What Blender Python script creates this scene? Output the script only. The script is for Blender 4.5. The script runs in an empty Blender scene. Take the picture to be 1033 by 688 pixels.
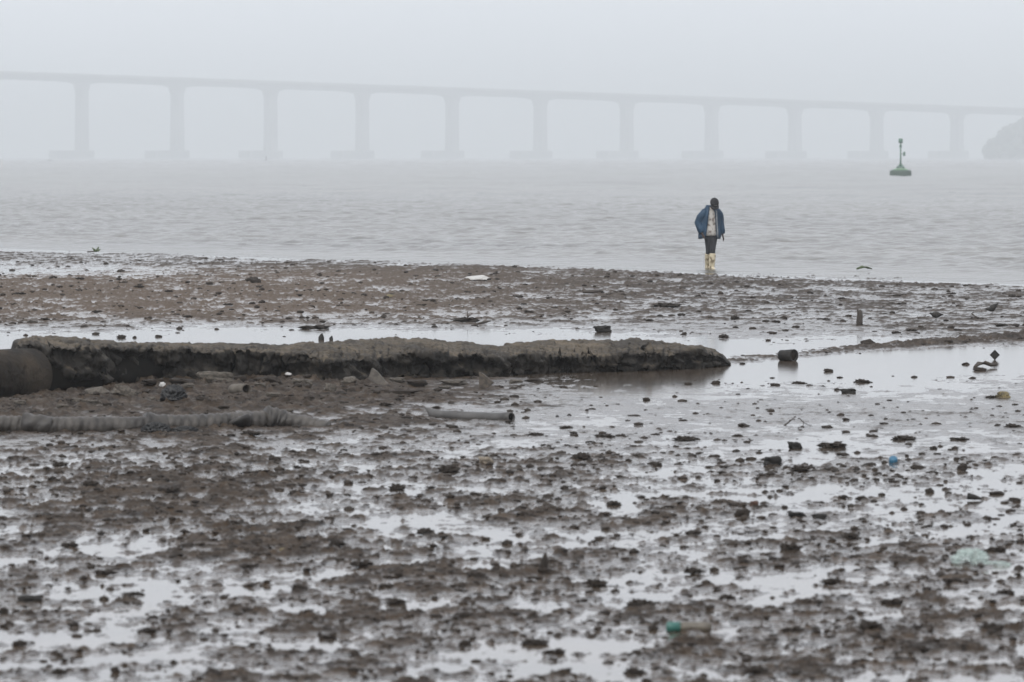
import bpy, bmesh, math, random
import numpy as np
from mathutils import Vector, Matrix

# ------------------------------------------------------------------ camera, world, sun, exposure
sc = bpy.context.scene
C = sc.collection
W, Hh = 1033.0, 688.0
F = 200.0 / 36.0 * W            # focal length in photo pixels
CAMZ = 2.65                     # eye height above the flat
HOR = 158.0                     # horizon row in the photo
PITCH = math.atan((Hh / 2 - HOR) / F)

cam = bpy.data.cameras.new('camera')
cam.lens = 200; cam.sensor_width = 36; cam.clip_start = 0.5; cam.clip_end = 30000
cam.dof.use_dof = True; cam.dof.focus_distance = 92; cam.dof.aperture_fstop = 6.5
camo = bpy.data.objects.new('camera', cam); C.objects.link(camo)
camo.location = (0, 0, CAMZ); camo.rotation_euler = (math.pi / 2 - PITCH, 0, 0)
sc.camera = camo

SUN_EL, SUN_AZ = math.radians(48), math.radians(200)
world = bpy.data.worlds.new('World'); sc.world = world; world.use_nodes = True
nt = world.node_tree; nt.nodes.clear()
wout = nt.nodes.new('ShaderNodeOutputWorld')
sky = nt.nodes.new('ShaderNodeTexSky'); sky.sky_type = 'NISHITA'; sky.sun_disc = False
sky.sun_elevation = SUN_EL; sky.sun_rotation = SUN_AZ; sky.dust_density = 4.0; sky.air_density = 1.5
hs = nt.nodes.new('ShaderNodeHueSaturation'); hs.inputs['Saturation'].default_value = 0.12
b1 = nt.nodes.new('ShaderNodeBackground'); b1.inputs['Strength'].default_value = 0.08
b2 = nt.nodes.new('ShaderNodeBackground')       # the even cloud deck that covers the whole sky
b2.inputs['Color'].default_value = (0.676, 0.704, 0.758, 1); b2.inputs['Strength'].default_value = 1.0
mx = nt.nodes.new('ShaderNodeMixShader'); mx.inputs[0].default_value = 0.9
nt.links.new(sky.outputs[0], hs.inputs['Color']); nt.links.new(hs.outputs[0], b1.inputs['Color'])
nt.links.new(b1.outputs[0], mx.inputs[1]); nt.links.new(b2.outputs[0], mx.inputs[2])
nt.links.new(mx.outputs[0], wout.inputs['Surface'])

sun = bpy.data.lights.new('sun', 'SUN'); sun.energy = 0.9; sun.angle = math.radians(40); sun.color = (1.0, 0.97, 0.93)
suno = bpy.data.objects.new('sun', sun); C.objects.link(suno)
sd = Vector((math.sin(SUN_AZ) * math.cos(SUN_EL), math.cos(SUN_AZ) * math.cos(SUN_EL), math.sin(SUN_EL)))
suno.rotation_euler = sd.to_track_quat('Z', 'Y').to_euler()

sc.view_settings.view_transform = 'Standard'; sc.view_settings.look = 'None'
sc.view_settings.exposure = 0.74; sc.view_settings.gamma = 1.0
sc.render.engine = 'CYCLES'
sc.cycles.use_denoising = True
sc.cycles.volume_bounces = 3
sc.cycles.max_bounces = 8
sc.cycles.transparent_max_bounces = 16

# ------------------------------------------------------------------ projection between the photo and the flat
cp, sp = math.cos(PITCH), math.sin(PITCH)
def ray(u, v):
    a = (u - W / 2) / F; b = -(v - Hh / 2) / F
    return Vector((a, cp + b * sp, -sp + b * cp))
def P(u, v, z=0.0):
    d = ray(u, v); t = (z - CAMZ) / d.z
    return Vector((d.x * t, d.y * t, z))
def Q(u, v, D):
    d = ray(u, v); t = D / d.y
    return Vector((d.x * t, D, CAMZ + d.z * t))
def proj(x, y, z=0.0):
    dz = z - CAMZ
    depth = y * cp - dz * sp
    up = y * sp + dz * cp
    depth = np.maximum(depth, 1.0)
    return W / 2 + F * x / depth, Hh / 2 - F * up / depth

# ------------------------------------------------------------------ noise
rng = np.random.default_rng(7)
random.seed(11)
_perm = rng.permutation(256); _perm = np.concatenate([_perm, _perm, _perm]).astype(np.int64)
_ga = rng.random(256) * 2 * np.pi
_g2 = np.stack([np.cos(_ga), np.sin(_ga)], 1)
_g3 = rng.normal(size=(256, 3)); _g3 /= np.linalg.norm(_g3, axis=1)[:, None]
def perlin2(x, y):
    xi = np.floor(x).astype(np.int64); yi = np.floor(y).astype(np.int64)
    xf = x - xi; yf = y - yi
    xi &= 255; yi &= 255
    u = xf * xf * xf * (xf * (xf * 6 - 15) + 10); v = yf * yf * yf * (yf * (yf * 6 - 15) + 10)
    def g(ix, iy, fx, fy):
        h = _perm[_perm[ix] + iy]
        return _g2[h, 0] * fx + _g2[h, 1] * fy
    a = g(xi, yi, xf, yf); b = g(xi + 1, yi, xf - 1, yf)
    c = g(xi, yi + 1, xf, yf - 1); d = g(xi + 1, yi + 1, xf - 1, yf - 1)
    return 1.5 * ((a + (b - a) * u) + ((c + (d - c) * u) - (a + (b - a) * u)) * v)
def perlin3(x, y, z):
    xi = np.floor(x).astype(np.int64); yi = np.floor(y).astype(np.int64); zi = np.floor(z).astype(np.int64)
    xf = x - xi; yf = y - yi; zf = z - zi
    xi &= 255; yi &= 255; zi &= 255
    f = lambda t: t * t * t * (t * (t * 6 - 15) + 10)
    u, v, w = f(xf), f(yf), f(zf)
    def g(i, j, k):
        h = _perm[_perm[_perm[xi + i] + yi + j] + zi + k]
        return _g3[h, 0] * (xf - i) + _g3[h, 1] * (yf - j) + _g3[h, 2] * (zf - k)
    l = lambda a, b, t: a + (b - a) * t
    return 1.5 * l(l(l(g(0,0,0), g(1,0,0), u), l(g(0,1,0), g(1,1,0), u), v),
             l(l(g(0,0,1), g(1,0,1), u), l(g(0,1,1), g(1,1,1), u), v), w)
def fbm2(x, y, o=4, gain=0.5, s=0.0):
    r = np.zeros_like(x); a = 1.0
    for i in range(o):
        r += a * perlin2(x * 2 ** i + 17.3 * i + s, y * 2 ** i - 9.1 * i + s * 1.7); a *= gain
    return r
def fbm3(p, f, o=4, gain=0.5, s=0.0):
    r = np.zeros(len(p)); a = 1.0
    for i in range(o):
        q = p * f * 2 ** i + 13.7 * i + s
        r += a * perlin3(q[:, 0], q[:, 1], q[:, 2]); a *= gain
    return r
def sstep(a, b, x):
    t = np.clip((x - a) / (b - a), 0, 1)
    return t * t * (3 - 2 * t)

# ------------------------------------------------------------------ object helpers
def tag(o, label=None, cat=None, group=None, kind=None):
    if label: o['label'] = label
    if cat: o['category'] = cat
    if group: o['group'] = group
    if kind: o['kind'] = kind
    return o
def link(name, me, mat=None, parent=None):
    o = bpy.data.objects.new(name, me); C.objects.link(o)
    if mat is not None and me is not None:
        me.materials.clear(); me.materials.append(mat)
    if parent is not None: o.parent = parent
    return o
def empty(name, loc=(0, 0, 0), rz=0.0):
    o = bpy.data.objects.new(name, None); C.objects.link(o)
    o.location = loc; o.rotation_euler = (0, 0, rz); o.empty_display_size = 0.2
    return o
def mesh_np(name, V, faces, smooth=True):
    me = bpy.data.meshes.new(name)
    faces = np.asarray(faces, dtype=np.int32); k = faces.shape[1]
    me.vertices.add(len(V)); me.vertices.foreach_set('co', np.asarray(V, dtype=np.float32).ravel())
    me.loops.add(faces.size); me.loops.foreach_set('vertex_index', faces.ravel())
    me.polygons.add(len(faces))
    me.polygons.foreach_set('loop_start', np.arange(0, faces.size, k, dtype=np.int32))
    me.polygons.foreach_set('loop_total', np.full(len(faces), k, dtype=np.int32))
    me.polygons.foreach_set('use_smooth', np.full(len(faces), smooth, dtype=bool))
    me.update(calc_edges=True); me.validate()
    return me
def grid_faces(nr, nc):
    i = np.arange(nr - 1)[:, None] * nc + np.arange(nc - 1)[None, :]
    i = i.ravel()
    return np.stack([i, i + 1, i + 1 + nc, i + nc], 1)
def bm_mesh(bm, name, smooth=True):
    bmesh.ops.recalc_face_normals(bm, faces=bm.faces)
    me = bpy.data.meshes.new(name); bm.to_mesh(me); bm.free()
    for p in me.polygons: p.use_smooth = smooth
    return me
def loft(bm, pts, radii, seg=16, up=Vector((1, 0, 0)), cap=True, mod=None):
    """tube through pts with (ra, rb) radii; ra lies along 'up' as far as it can"""
    pts = [Vector(p) for p in pts]; n = len(pts); rings = []
    for i, p in enumerate(pts):
        t = (pts[min(i + 1, n - 1)] - pts[max(i - 1, 0)]).normalized()
        a = (up - t * up.dot(t))
        if a.length < 1e-4: a = t.orthogonal()
        a.normalize(); b = t.cross(a)
        r = radii[i]
        ra, rb = (r, r) if not isinstance(r, (tuple, list)) else r
        ring = []
        for k in range(seg):
            an = 2 * math.pi * k / seg
            s = 1.0 if mod is None else mod(i, an)
            ring.append(bm.verts.new(p + a * (math.cos(an) * ra * s) + b * (math.sin(an) * rb * s)))
        rings.append(ring)
    for i in range(n - 1):
        for k in range(seg):
            bm.faces.new((rings[i][k], rings[i][(k + 1) % seg], rings[i + 1][(k + 1) % seg], rings[i + 1][k]))
    if cap:
        bm.faces.new(rings[0][::-1]); bm.faces.new(rings[-1])
    return rings
def ball(bm, c, r, seg=12, rot=None):
    m = Matrix.Translation(Vector(c)) @ (rot.to_4x4() if rot else Matrix.Identity(4)) @ Matrix.Diagonal((r[0], r[1], r[2], 1))
    bmesh.ops.create_uvsphere(bm, u_segments=seg, v_segments=max(6, seg // 2 + 2), radius=1, matrix=m)
def box(bm, lo, hi, bevel=0.0):
    lo = Vector(lo); hi = Vector(hi); s = hi - lo
    r = bmesh.ops.create_cube(bm, size=1, matrix=Matrix.Translation((lo + hi) / 2) @ Matrix.Diagonal((s.x, s.y, s.z, 1)))
    if bevel > 0:
        es = list({e for v in r['verts'] for e in v.link_edges})
        bmesh.ops.bevel(bm, geom=es, offset=bevel, segments=1, affect='EDGES')
def remeshed(bm, name, vox, smooth=3):
    me = bm_mesh(bm, name + '_raw'); o = bpy.data.objects.new('tmp', me); C.objects.link(o)
    m = o.modifiers.new('r', 'REMESH'); m.mode = 'VOXEL'; m.voxel_size = vox; m.use_smooth_shade = True
    s = o.modifiers.new('s', 'SMOOTH'); s.iterations = smooth; s.factor = 0.5
    dg = bpy.context.evaluated_depsgraph_get()
    out = bpy.data.meshes.new_from_object(o.evaluated_get(dg)); out.name = name
    bpy.data.objects.remove(o); bpy.data.meshes.remove(me)
    for p in out.polygons: p.use_smooth = True
    return out

# ------------------------------------------------------------------ materials
def mat(name, c1, c2=None, scale=5.0, rough=0.6, rough2=None, spec=0.5, bump=0.0, bscale=30.0, metal=0.0, detail=5.0,
        lo=0.35, hi=0.65, stretch=None, ior=1.45, bdist=0.02):
    m = bpy.data.materials.new(name); m.use_nodes = True
    n = m.node_tree.nodes; l = m.node_tree.links; b = n['Principled BSDF']
    b.inputs['Roughness'].default_value = rough; b.inputs['Metallic'].default_value = metal
    b.inputs['Specular IOR Level'].default_value = spec; b.inputs['IOR'].default_value = ior
    b.inputs['Base Color'].default_value = (*c1, 1)
    tc = n.new('ShaderNodeTexCoord'); src = tc.outputs['Object']
    if stretch:
        mp = n.new('ShaderNodeMapping'); mp.inputs['Scale'].default_value = stretch
        l.new(src, mp.inputs['Vector']); src = mp.outputs[0]
    if c2 is not None:
        t = n.new('ShaderNodeTexNoise'); t.inputs['Scale'].default_value = scale; t.inputs['Detail'].default_value = detail
        l.new(src, t.inputs['Vector'])
        r = n.new('ShaderNodeValToRGB'); r.color_ramp.elements[0].position = lo; r.color_ramp.elements[1].position = hi
        r.color_ramp.elements[0].color = (*c1, 1); r.color_ramp.elements[1].color = (*c2, 1)
        l.new(t.outputs['Fac'], r.inputs['Fac']); l.new(r.outputs['Color'], b.inputs['Base Color'])
        if rough2 is not None:
            mr = n.new('ShaderNodeMapRange'); mr.inputs['From Min'].default_value = lo; mr.inputs['From Max'].default_value = hi
            mr.inputs['To Min'].default_value = rough; mr.inputs['To Max'].default_value = rough2
            l.new(t.outputs['Fac'], mr.inputs['Value']); l.new(mr.outputs[0], b.inputs['Roughness'])
    if bump > 0:
        t2 = n.new('ShaderNodeTexNoise'); t2.inputs['Scale'].default_value = bscale; t2.inputs['Detail'].default_value = 6
        l.new(src, t2.inputs['Vector'])
        bp = n.new('ShaderNodeBump'); bp.inputs['Strength'].default_value = bump; bp.inputs['Distance'].default_value = bdist
        l.new(t2.outputs['Fac'], bp.inputs['Height']); l.new(bp.outputs[0], b.inputs['Normal'])
    return m

M = {}
M['clod'] = mat('wet_clod', (0.017, 0.013, 0.010), (0.047, 0.037, 0.029), 9, 0.6, 0.8, spec=0.25, bump=0.5, bscale=40)
M['rock'] = mat('dark_stone', (0.014, 0.013, 0.012), (0.036, 0.033, 0.029), 8, 0.6, 0.75, spec=0.3, bump=0.4, bscale=30)
M['concrete'] = mat('old_concrete', (0.05, 0.043, 0.035), (0.15, 0.13, 0.106), 6, 0.7, 0.85, bump=0.5, bscale=45)
M['pipe'] = mat('grimy_concrete_pipe', (0.011, 0.0085, 0.006), (0.060, 0.046, 0.033), 2.2, 0.75, 0.9, spec=0.2, bump=1.0, bscale=11, detail=9, bdist=0.05)
M['pipe_dark'] = mat('shaded_pipe', (0.006, 0.005, 0.004), (0.014, 0.0115, 0.009), 5, 0.9, spec=0.1)  # near-black pipe colour: shade under the slab and in the bore painted in
M['hose'] = mat('muddy_hose', (0.022, 0.018, 0.0145), (0.09, 0.08, 0.07), 7, 0.45, 0.65, bump=0.3)
M['hose_wrap'] = mat('hose_wrap', (0.024, 0.021, 0.019), (0.06, 0.053, 0.046), 8, 0.5)
M['black'] = mat('black_plastic', (0.007, 0.007, 0.007), (0.016, 0.016, 0.016), 12, 0.4)
M['pvc'] = mat('grey_pvc', (0.04, 0.037, 0.034), (0.10, 0.095, 0.09), 5, 0.4, 0.6)
M['wood'] = mat('wet_wood', (0.030, 0.023, 0.018), (0.065, 0.051, 0.040), 14, 0.6, stretch=(3, 3, 0.4), bump=0.5)
M['twig'] = mat('twig', (0.035, 0.026, 0.02), (0.06, 0.046, 0.034), 20, 0.7)
M['tan'] = mat('tan_block', (0.20, 0.165, 0.125), (0.27, 0.23, 0.18), 15, 0.75)
M['white'] = mat('dirty_foam', (0.40, 0.39, 0.37), (0.56, 0.55, 0.53), 10, 0.6)
M['yellow'] = mat('yellow_scrap', (0.05, 0.042, 0.028), (0.27, 0.215, 0.10), 14, 0.6)
M['blue'] = mat('blue_cap', (0.025, 0.10, 0.17), (0.045, 0.15, 0.24), 10, 0.35)
M['teal'] = mat('teal_glass', (0.022, 0.095, 0.08), (0.04, 0.14, 0.115), 10, 0.3)
M['bottle'] = mat('mud_bottle', (0.075, 0.064, 0.048), (0.14, 0.122, 0.095), 16, 0.35)
M['leaf'] = mat('green_leaf', (0.05, 0.075, 0.028), (0.08, 0.105, 0.042), 10, 0.5)
M['skin'] = mat('skin', (0.045, 0.027, 0.019), (0.055, 0.034, 0.024), 20, 0.55)
M['jacket'] = mat('blue_jacket', (0.005, 0.028, 0.060), (0.012, 0.048, 0.095), 6, 0.6, bump=0.5, bscale=14, bdist=0.03)
M['collar'] = mat('grey_lining', (0.16, 0.17, 0.18), (0.24, 0.25, 0.26), 12, 0.8)
M['shirt'] = mat('printed_shirt', (0.17, 0.14, 0.12), (0.48, 0.455, 0.42), 14, 0.85, lo=0.36, hi=0.5, bump=0.4, bscale=18, bdist=0.02)
M['trouser'] = mat('black_trousers', (0.010, 0.011, 0.014), (0.020, 0.021, 0.026), 8, 0.8)
M['boot'] = mat('cream_boot', (0.17, 0.13, 0.075), (0.54, 0.47, 0.33), 11, 0.45, lo=0.40, hi=0.50)
M['cap'] = mat('dark_cap', (0.010, 0.010, 0.012), (0.018, 0.018, 0.02), 10, 0.85)
M['cap_print'] = mat('cap_badge', (0.2, 0.2, 0.21))
M['buoy_body'] = mat('buoy_hull', (0.012, 0.038, 0.020), (0.028, 0.066, 0.036), 3, 0.55)
M['buoy_top'] = mat('buoy_green', (0.10, 0.22, 0.10), (0.16, 0.29, 0.15), 2, 0.5)
M['buoy_mast'] = mat('buoy_mast', (0.04, 0.12, 0.075), (0.055, 0.15, 0.09), 4, 0.5)
M['bridge'] = mat('bridge_concrete', (0.20, 0.20, 0.20), (0.27, 0.27, 0.265), 0.05, 0.85)
M['bird'] = mat('bird_plumage', (0.013, 0.011, 0.010), (0.032, 0.026, 0.021), 30, 0.75)
M['bird_leg'] = mat('bird_leg', (0.05, 0.035, 0.025))
M['wood_far'] = mat('far_foliage', (0.030, 0.042, 0.024), (0.06, 0.075, 0.042), 0.2, 0.8)
M['hill'] = mat('headland_soil', (0.04, 0.045, 0.03), (0.07, 0.07, 0.05), 0.1, 0.9)

def mud_material():
    m = bpy.data.materials.new('tidal_mud'); m.use_nodes = True
    n = m.node_tree.nodes; l = m.node_tree.links; b = n['Principled BSDF']
    tc = n.new('ShaderNodeTexCoord')
    at = n.new('ShaderNodeAttribute'); at.attribute_name = 'wet'
    t = n.new('ShaderNodeTexNoise'); t.inputs['Scale'].default_value = 3.4; t.inputs['Detail'].default_value = 9; t.inputs['Roughness'].default_value = 0.75
    l.new(tc.outputs['Object'], t.inputs['Vector'])
    r = n.new('ShaderNodeValToRGB'); e = r.color_ramp.elements
    e[0].position = 0.36; e[0].color = (0.012, 0.0082, 0.0054, 1); e[1].position = 0.68; e[1].color = (0.080, 0.057, 0.039, 1)
    l.new(t.outputs['Fac'], r.inputs['Fac'])
    # the drier, browner bar of silt on the far side
    br = n.new('ShaderNodeAttribute'); br.attribute_name = 'silt'
    mxc = n.new('ShaderNodeMix'); mxc.data_type = 'RGBA'; mxc.inputs[7].default_value = (0.098, 0.069, 0.047, 1)
    l.new(br.outputs['Fac'], mxc.inputs[0]); l.new(r.outputs['Color'], mxc.inputs[6])
    l.new(mxc.outputs[2], b.inputs['Base Color'])
    t3 = n.new('ShaderNodeTexNoise'); t3.inputs['Scale'].default_value = 8.0; t3.inputs['Detail'].default_value = 8; t3.inputs['Roughness'].default_value = 0.7
    l.new(tc.outputs['Object'], t3.inputs['Vector'])
    ad = n.new('ShaderNodeMath'); ad.operation = 'MULTIPLY_ADD'; ad.inputs[1].default_value = 2.0; ad.inputs[2].default_value = -0.95
    l.new(t3.outputs['Fac'], ad.inputs[0])
    su = n.new('ShaderNodeMath'); su.operation = 'ADD'; su.use_clamp = True
    l.new(at.outputs['Fac'], su.inputs[0]); l.new(ad.outputs[0], su.inputs[1])
    mr = n.new('ShaderNodeMapRange'); mr.inputs['To Min'].default_value = 0.72; mr.inputs['To Max'].default_value = 0.22
    l.new(su.outputs[0], mr.inputs['Value']); l.new(mr.outputs[0], b.inputs['Roughness'])
    b.inputs['IOR'].default_value = 1.36
    sl = n.new('ShaderNodeMapRange'); sl.inputs['To Min'].default_value = 0.10; sl.inputs['To Max'].default_value = 0.5
    l.new(su.outputs[0], sl.inputs['Value']); l.new(sl.outputs[0], b.inputs['Specular IOR Level'])
    t2 = n.new('ShaderNodeTexNoise'); t2.inputs['Scale'].default_value = 32; t2.inputs['Detail'].default_value = 4
    l.new(tc.outputs['Object'], t2.inputs['Vector'])
    bp = n.new('ShaderNodeBump'); bp.inputs['Distance'].default_value = 0.016
    sb = n.new('ShaderNodeMapRange'); sb.inputs['To Min'].default_value = 0.9; sb.inputs['To Max'].default_value = 0.08
    l.new(su.outputs[0], sb.inputs['Value']); l.new(sb.outputs[0], bp.inputs['Strength'])
    l.new(t2.outputs['Fac'], bp.inputs['Height']); l.new(bp.outputs[0], b.inputs['Normal'])
    return m
M['mud'] = mud_material()
M['puddle'] = mat('puddle_water', (0.06, 0.046, 0.034), (0.10, 0.075, 0.055), 0.8, rough=0.09, ior=1.33, bump=0.10, bscale=2.2, bdist=0.01)
M['sea'] = mat('bay_water', (0.075, 0.070, 0.058), (0.11, 0.103, 0.086), 0.05, 0.22, None, ior=1.33, bump=0.6, bscale=1.2, stretch=(0.7, 1.0, 1), bdist=0.25)

# ------------------------------------------------------------------ the mud flat
SH0 = P(0, 250.5); SH1 = P(1033, 287)                   # the waterline runs obliquely across
shd = (SH1 - SH0).normalized(); shn = Vector((shd.y, -shd.x, 0)) * -1
if shn.y < 0: shn = -shn
def shore_dist(x, y):                                   # >0 seaward
    return (x - SH0.x) * shn.x + (y - SH0.y) * shn.y

TV = np.array([240, 252, 262, 270, 276, 284, 296, 308, 320, 330, 340, 350, 362, 374, 388, 405, 425, 450, 480, 520, 560, 600, 650, 720], float)
TU = np.array([-150, 0, 150, 300, 450, 600, 750, 900, 1033, 1200], float)
LV = np.array([  # mean level above the standing water, cm
 [ .3, .3, .3, .3, .4, .5, .5, .6, .6, .6],
 [ .3, .3, .3, .3, .4, .5, .5, .6, .6, .6],
 [ .8, .8, .8, .8, .8, .6, .6, .7, .7, .7],
 [-1,-1.2, .5, 2, 2, 2, 1, 1, 1, 1],
 [-1,-1.2, 0, 2, 2.5, 2, 1, 1, 1, 1],
 [ 2.6, 2.6, 2.4, 2.2, 2.4, 2.4, 2.0, 1.6, 1, 1],
 [ 2.8, 2.8, 2.8, 2.4, 2.0, 1.5, 1.1, 1.0, 1, 1],
 [ 2.4, 2.4, 2.4, 2.2, 1.9, 1.4, 1.1, 1, 1, 1],
 [ 1.6, 1.6, 1.6, 1.5, 1.2, 1, .8, .6, 1, 1],
 [ .3, .3, 0, 0, 0, .2, 1.0, .8, 1.5, 1],
 [-1,-1,-1.2,-1.4,-1.4,-1.0, .3,-.3, 1.5, 1],
 [-1,-1,-1.2,-1.5,-1.5,-1.5,-1.8,-1.6,-.8,-1],
 [-1,-1,-1,-1,-1,-1.5,-1.8,-2,-2,-2],
 [ 4, 4, 3,-.5,-1,-1.5,-1.8,-1.8,-1.2,-1],
 [ 2, 2, 6, 6, 3,-.8,-.6,-.3, 0, 0],
 [ 2.5, 2.5, 5, 5, 1.5, .2, .2, .3, .3, .3],
 [ 3, 3, 3, 2, .5, .2, .2, .3, .4, .4],
 [ 1.5, 1.5, 1.2, .8, .6, .3, .3, .5, .6, .6],
 [ .8, .8, .8, .8, .9, .7, .4, .4, .3, .4],
 [ 1, 1, 1.2, 1.1, 1.0, .8, .5, .3, .2, .4],
 [ .3, .3, .6, .8, .8, .7, .7, .5, .4, .4],
 [ 0, 0, .2, .5, .6, .6, .7, .8, .8, .8],
 [ 0, 0, 0, .2, .2, .3, .5, .6, .7, .7],
 [ .2, .2, .2, .3, .3, .4, .5, .5, .6, .6]])
AV = np.array([  # relief, cm
 [1.2]*10, [1.6]*10, [2.5,2.5,2.5,2.4,2.2,2,2,1.6,1.4,1.4], [1.5,1.5,2,2.4,2.6,2.4,2.4,1.8,1.6,1.6], [1.5,1.5,2,2.6,3,3,2.6,2.2,1.8,1.8],
 [4,4,4,4,4,4,3.5,2.5,2,2], [5,5,5,4.6,4,3,2.4,2.2,2,2], [4.6,4.6,4.6,4.2,3.6,2.8,2.2,2,2,2], [3.4,3.4,3.4,3.2,2.8,2.4,2,1.8,2,2],
 [1.5,1.5,1.4,1.2,1.1,1.1,1.2,1.5,2.2,2], [.7]*7+[1.2,2.2,2], [.7]*8+[1.2,1.2], [.8]*7+[.6,.6,.6], [1.2,1.2,1.2,1,1,.8,.7,.6,.7,.7],
 [4,4.5,5.5,5,2.6,.8,.8,.8,.8,.8], [5,5,5.5,5,2.2,1,.9,.9,1,1], [4,4,4,3,1.6,1.2,1.1,1.2,1.3,1.3], [2.5,2.5,2.5,2.2,1.9,1.6,1.4,1.6,1.7,1.7],
 [2.6,2.6,2.6,2.5,2.4,2.2,1.8,1.7,1.6,1.6], [2.5,2.5,2.5,2.5,2.4,2.2,1.9,1.7,1.5,1.5], [2.2,2.2,2.3,2.4,2.3,2.1,2.1,1.9,1.7,1.7], [1.8,1.8,2,2.2,2.2,2.1,2.1,2.1,2.1,2.1],
 [1.6,1.6,1.8,1.9,2,2,2.1,2.1,2.1,2.1], [1.6,1.6,1.7,1.8,1.9,1.9,2,2,2,2]])
def table(T, u, v):
    ui = np.clip(np.searchsorted(TU, u) - 1, 0, len(TU) - 2); vi = np.clip(np.searchsorted(TV, v) - 1, 0, len(TV) - 2)
    fu = np.clip((u - TU[ui]) / (TU[ui + 1] - TU[ui]), 0, 1); fv = np.clip((v - TV[vi]) / (TV[vi + 1] - TV[vi]), 0, 1)
    a = T[vi, ui] * (1 - fu) + T[vi, ui + 1] * fu; b = T[vi + 1, ui] * (1 - fu) + T[vi + 1, ui + 1] * fu
    return a * (1 - fv) + b * fv

RIDGE = [P(725, 365), P(800, 358), P(870, 351.5), P(950, 346), P(1033, 341), P(1200, 334)]
def ridge_h(x, y):
    best = np.full(x.shape, 1e9); tt = np.zeros(x.shape)
    for i in range(len(RIDGE) - 1):
        a, b = RIDGE[i], RIDGE[i + 1]; d = b - a; L2 = d.x ** 2 + d.y ** 2
        t = np.clip(((x - a.x) * d.x + (y - a.y) * d.y) / L2, 0, 1)
        q = np.hypot(x - a.x - t * d.x, y - a.y - t * d.y)
        k = q < best; best = np.where(k, q, best); tt = np.where(k, (i + t) / (len(RIDGE) - 1), tt)
    return np.exp(-(best / 0.55) ** 2) * (0.035 + 0.035 * sstep(0.2, 0.6, tt))

PX, PY = P(717, 272).x, P(717, 272).y              # scoured hollow where the person wades
def mud(x, y, parts=False):
    """height of the mud in metres, standing water lies at 0"""
    x = np.asarray(x, float); y = np.asarray(y, float)
    wx = x + 0.5 * fbm2(x * 0.5, y * 0.5, 3, s=3.1); wy = y + (0.4 + 0.012 * y) * fbm2(x * 0.45, y * 0.45, 3, s=8.7)
    u, v = proj(wx, np.maximum(wy, 22))
    L = table(LV, u, v) * 0.01; A = table(AV, u, v) * 0.01 * (1 + 0.30 * sstep(440, 480, v))
    ac = 0.93 * x - 0.36 * y; al = 0.36 * x + 0.93 * y        # runnels drain obliquely towards the bay
    fore = sstep(420, 470, v)
    L = L - fore * (0.0035 + 0.0045 * sstep(250, 800, u))
    A = A * (1 - 0.35 * sstep(380, 400, v) * (1 - sstep(440, 480, v)) * sstep(380, 560, u))
    n1 = fbm2(x * 0.55, y * 0.22, 3, s=1.0)
    n2 = (1 - 0.6 * fore) * fbm2(x * 1.7, y * 0.8, 3, s=5.0) + 0.8 * fore * fbm2(ac * 1.9, al * 0.42, 3, s=25.0)
    n3 = perlin2(x * 4.3, y * 2.6)
    n4 = fbm2(x * 3.0, y * 1.5, 2, s=15.0)
    n8 = fbm2(x * 8.5, y * 4.5, 3, s=35.0)
    patch = sstep(-0.4, 0.5, 0.4 * n1 + 0.42 * n2 + 0.4 * n4 + 0.45 * n8)
    b4 = np.abs(perlin2(x * 6.2 + 0.3 * n3, y * 3.6 + 4)) ; b9 = np.abs(perlin2(x * 13.0, y * 8.0 + 9)); b20 = np.abs(perlin2(x * 27.0, y * 18.0))
    big = sstep(0.15, 0.5, fbm2(x * 2.3 + 31, y * 1.5 - 7, 2)) * (0.5 + b4)         # a few proud clods among much lower crumbs
    lump = sstep(0.30, 0.6, perlin2(x * 8.1 + 31, y * 5.0 - 7)) * (0.6 + b9)
    groove = 1 - sstep(0.0, 0.10, np.abs(perlin2(ac * 1.3 + 0.4 * n4 + 50, al * 0.25)))
    z = L + A * (0.26 * n1 + 0.36 * n2 + 0.30 * n4 + 0.33 * n8) + A * patch * (0.36 * b4 + 0.48 * b9 + 0.55 * b20 + 0.35 * np.abs(perlin2(x * 47.0, y * 25.0)) + 0.5 * lump + 0.5 * big) - A * 0.5 * groove * fore + A * 0.08 * n3 - A * 0.05
    z = z + ridge_h(x, y) * np.clip(0.35 + 0.8 * n2 + 1.2 * b4 + 0.9 * b9, 0.12, 1.6) * 0.85
    z = z - 0.07 * np.exp(-(((x - PX) / 1.0) ** 2 + ((y - PY) / 5.0) ** 2))
    s = shore_dist(x, y) + 2.0 * fbm2(x * 0.12, y * 0.12, 3, s=40)
    z = z - np.clip(s + 1.5, 0, None) * 0.012 - np.clip(s - 20, 0, None) * 0.03
    z = np.maximum(z, -1.5)
    if parts: return z, u, v, A, patch
    return z

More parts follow.
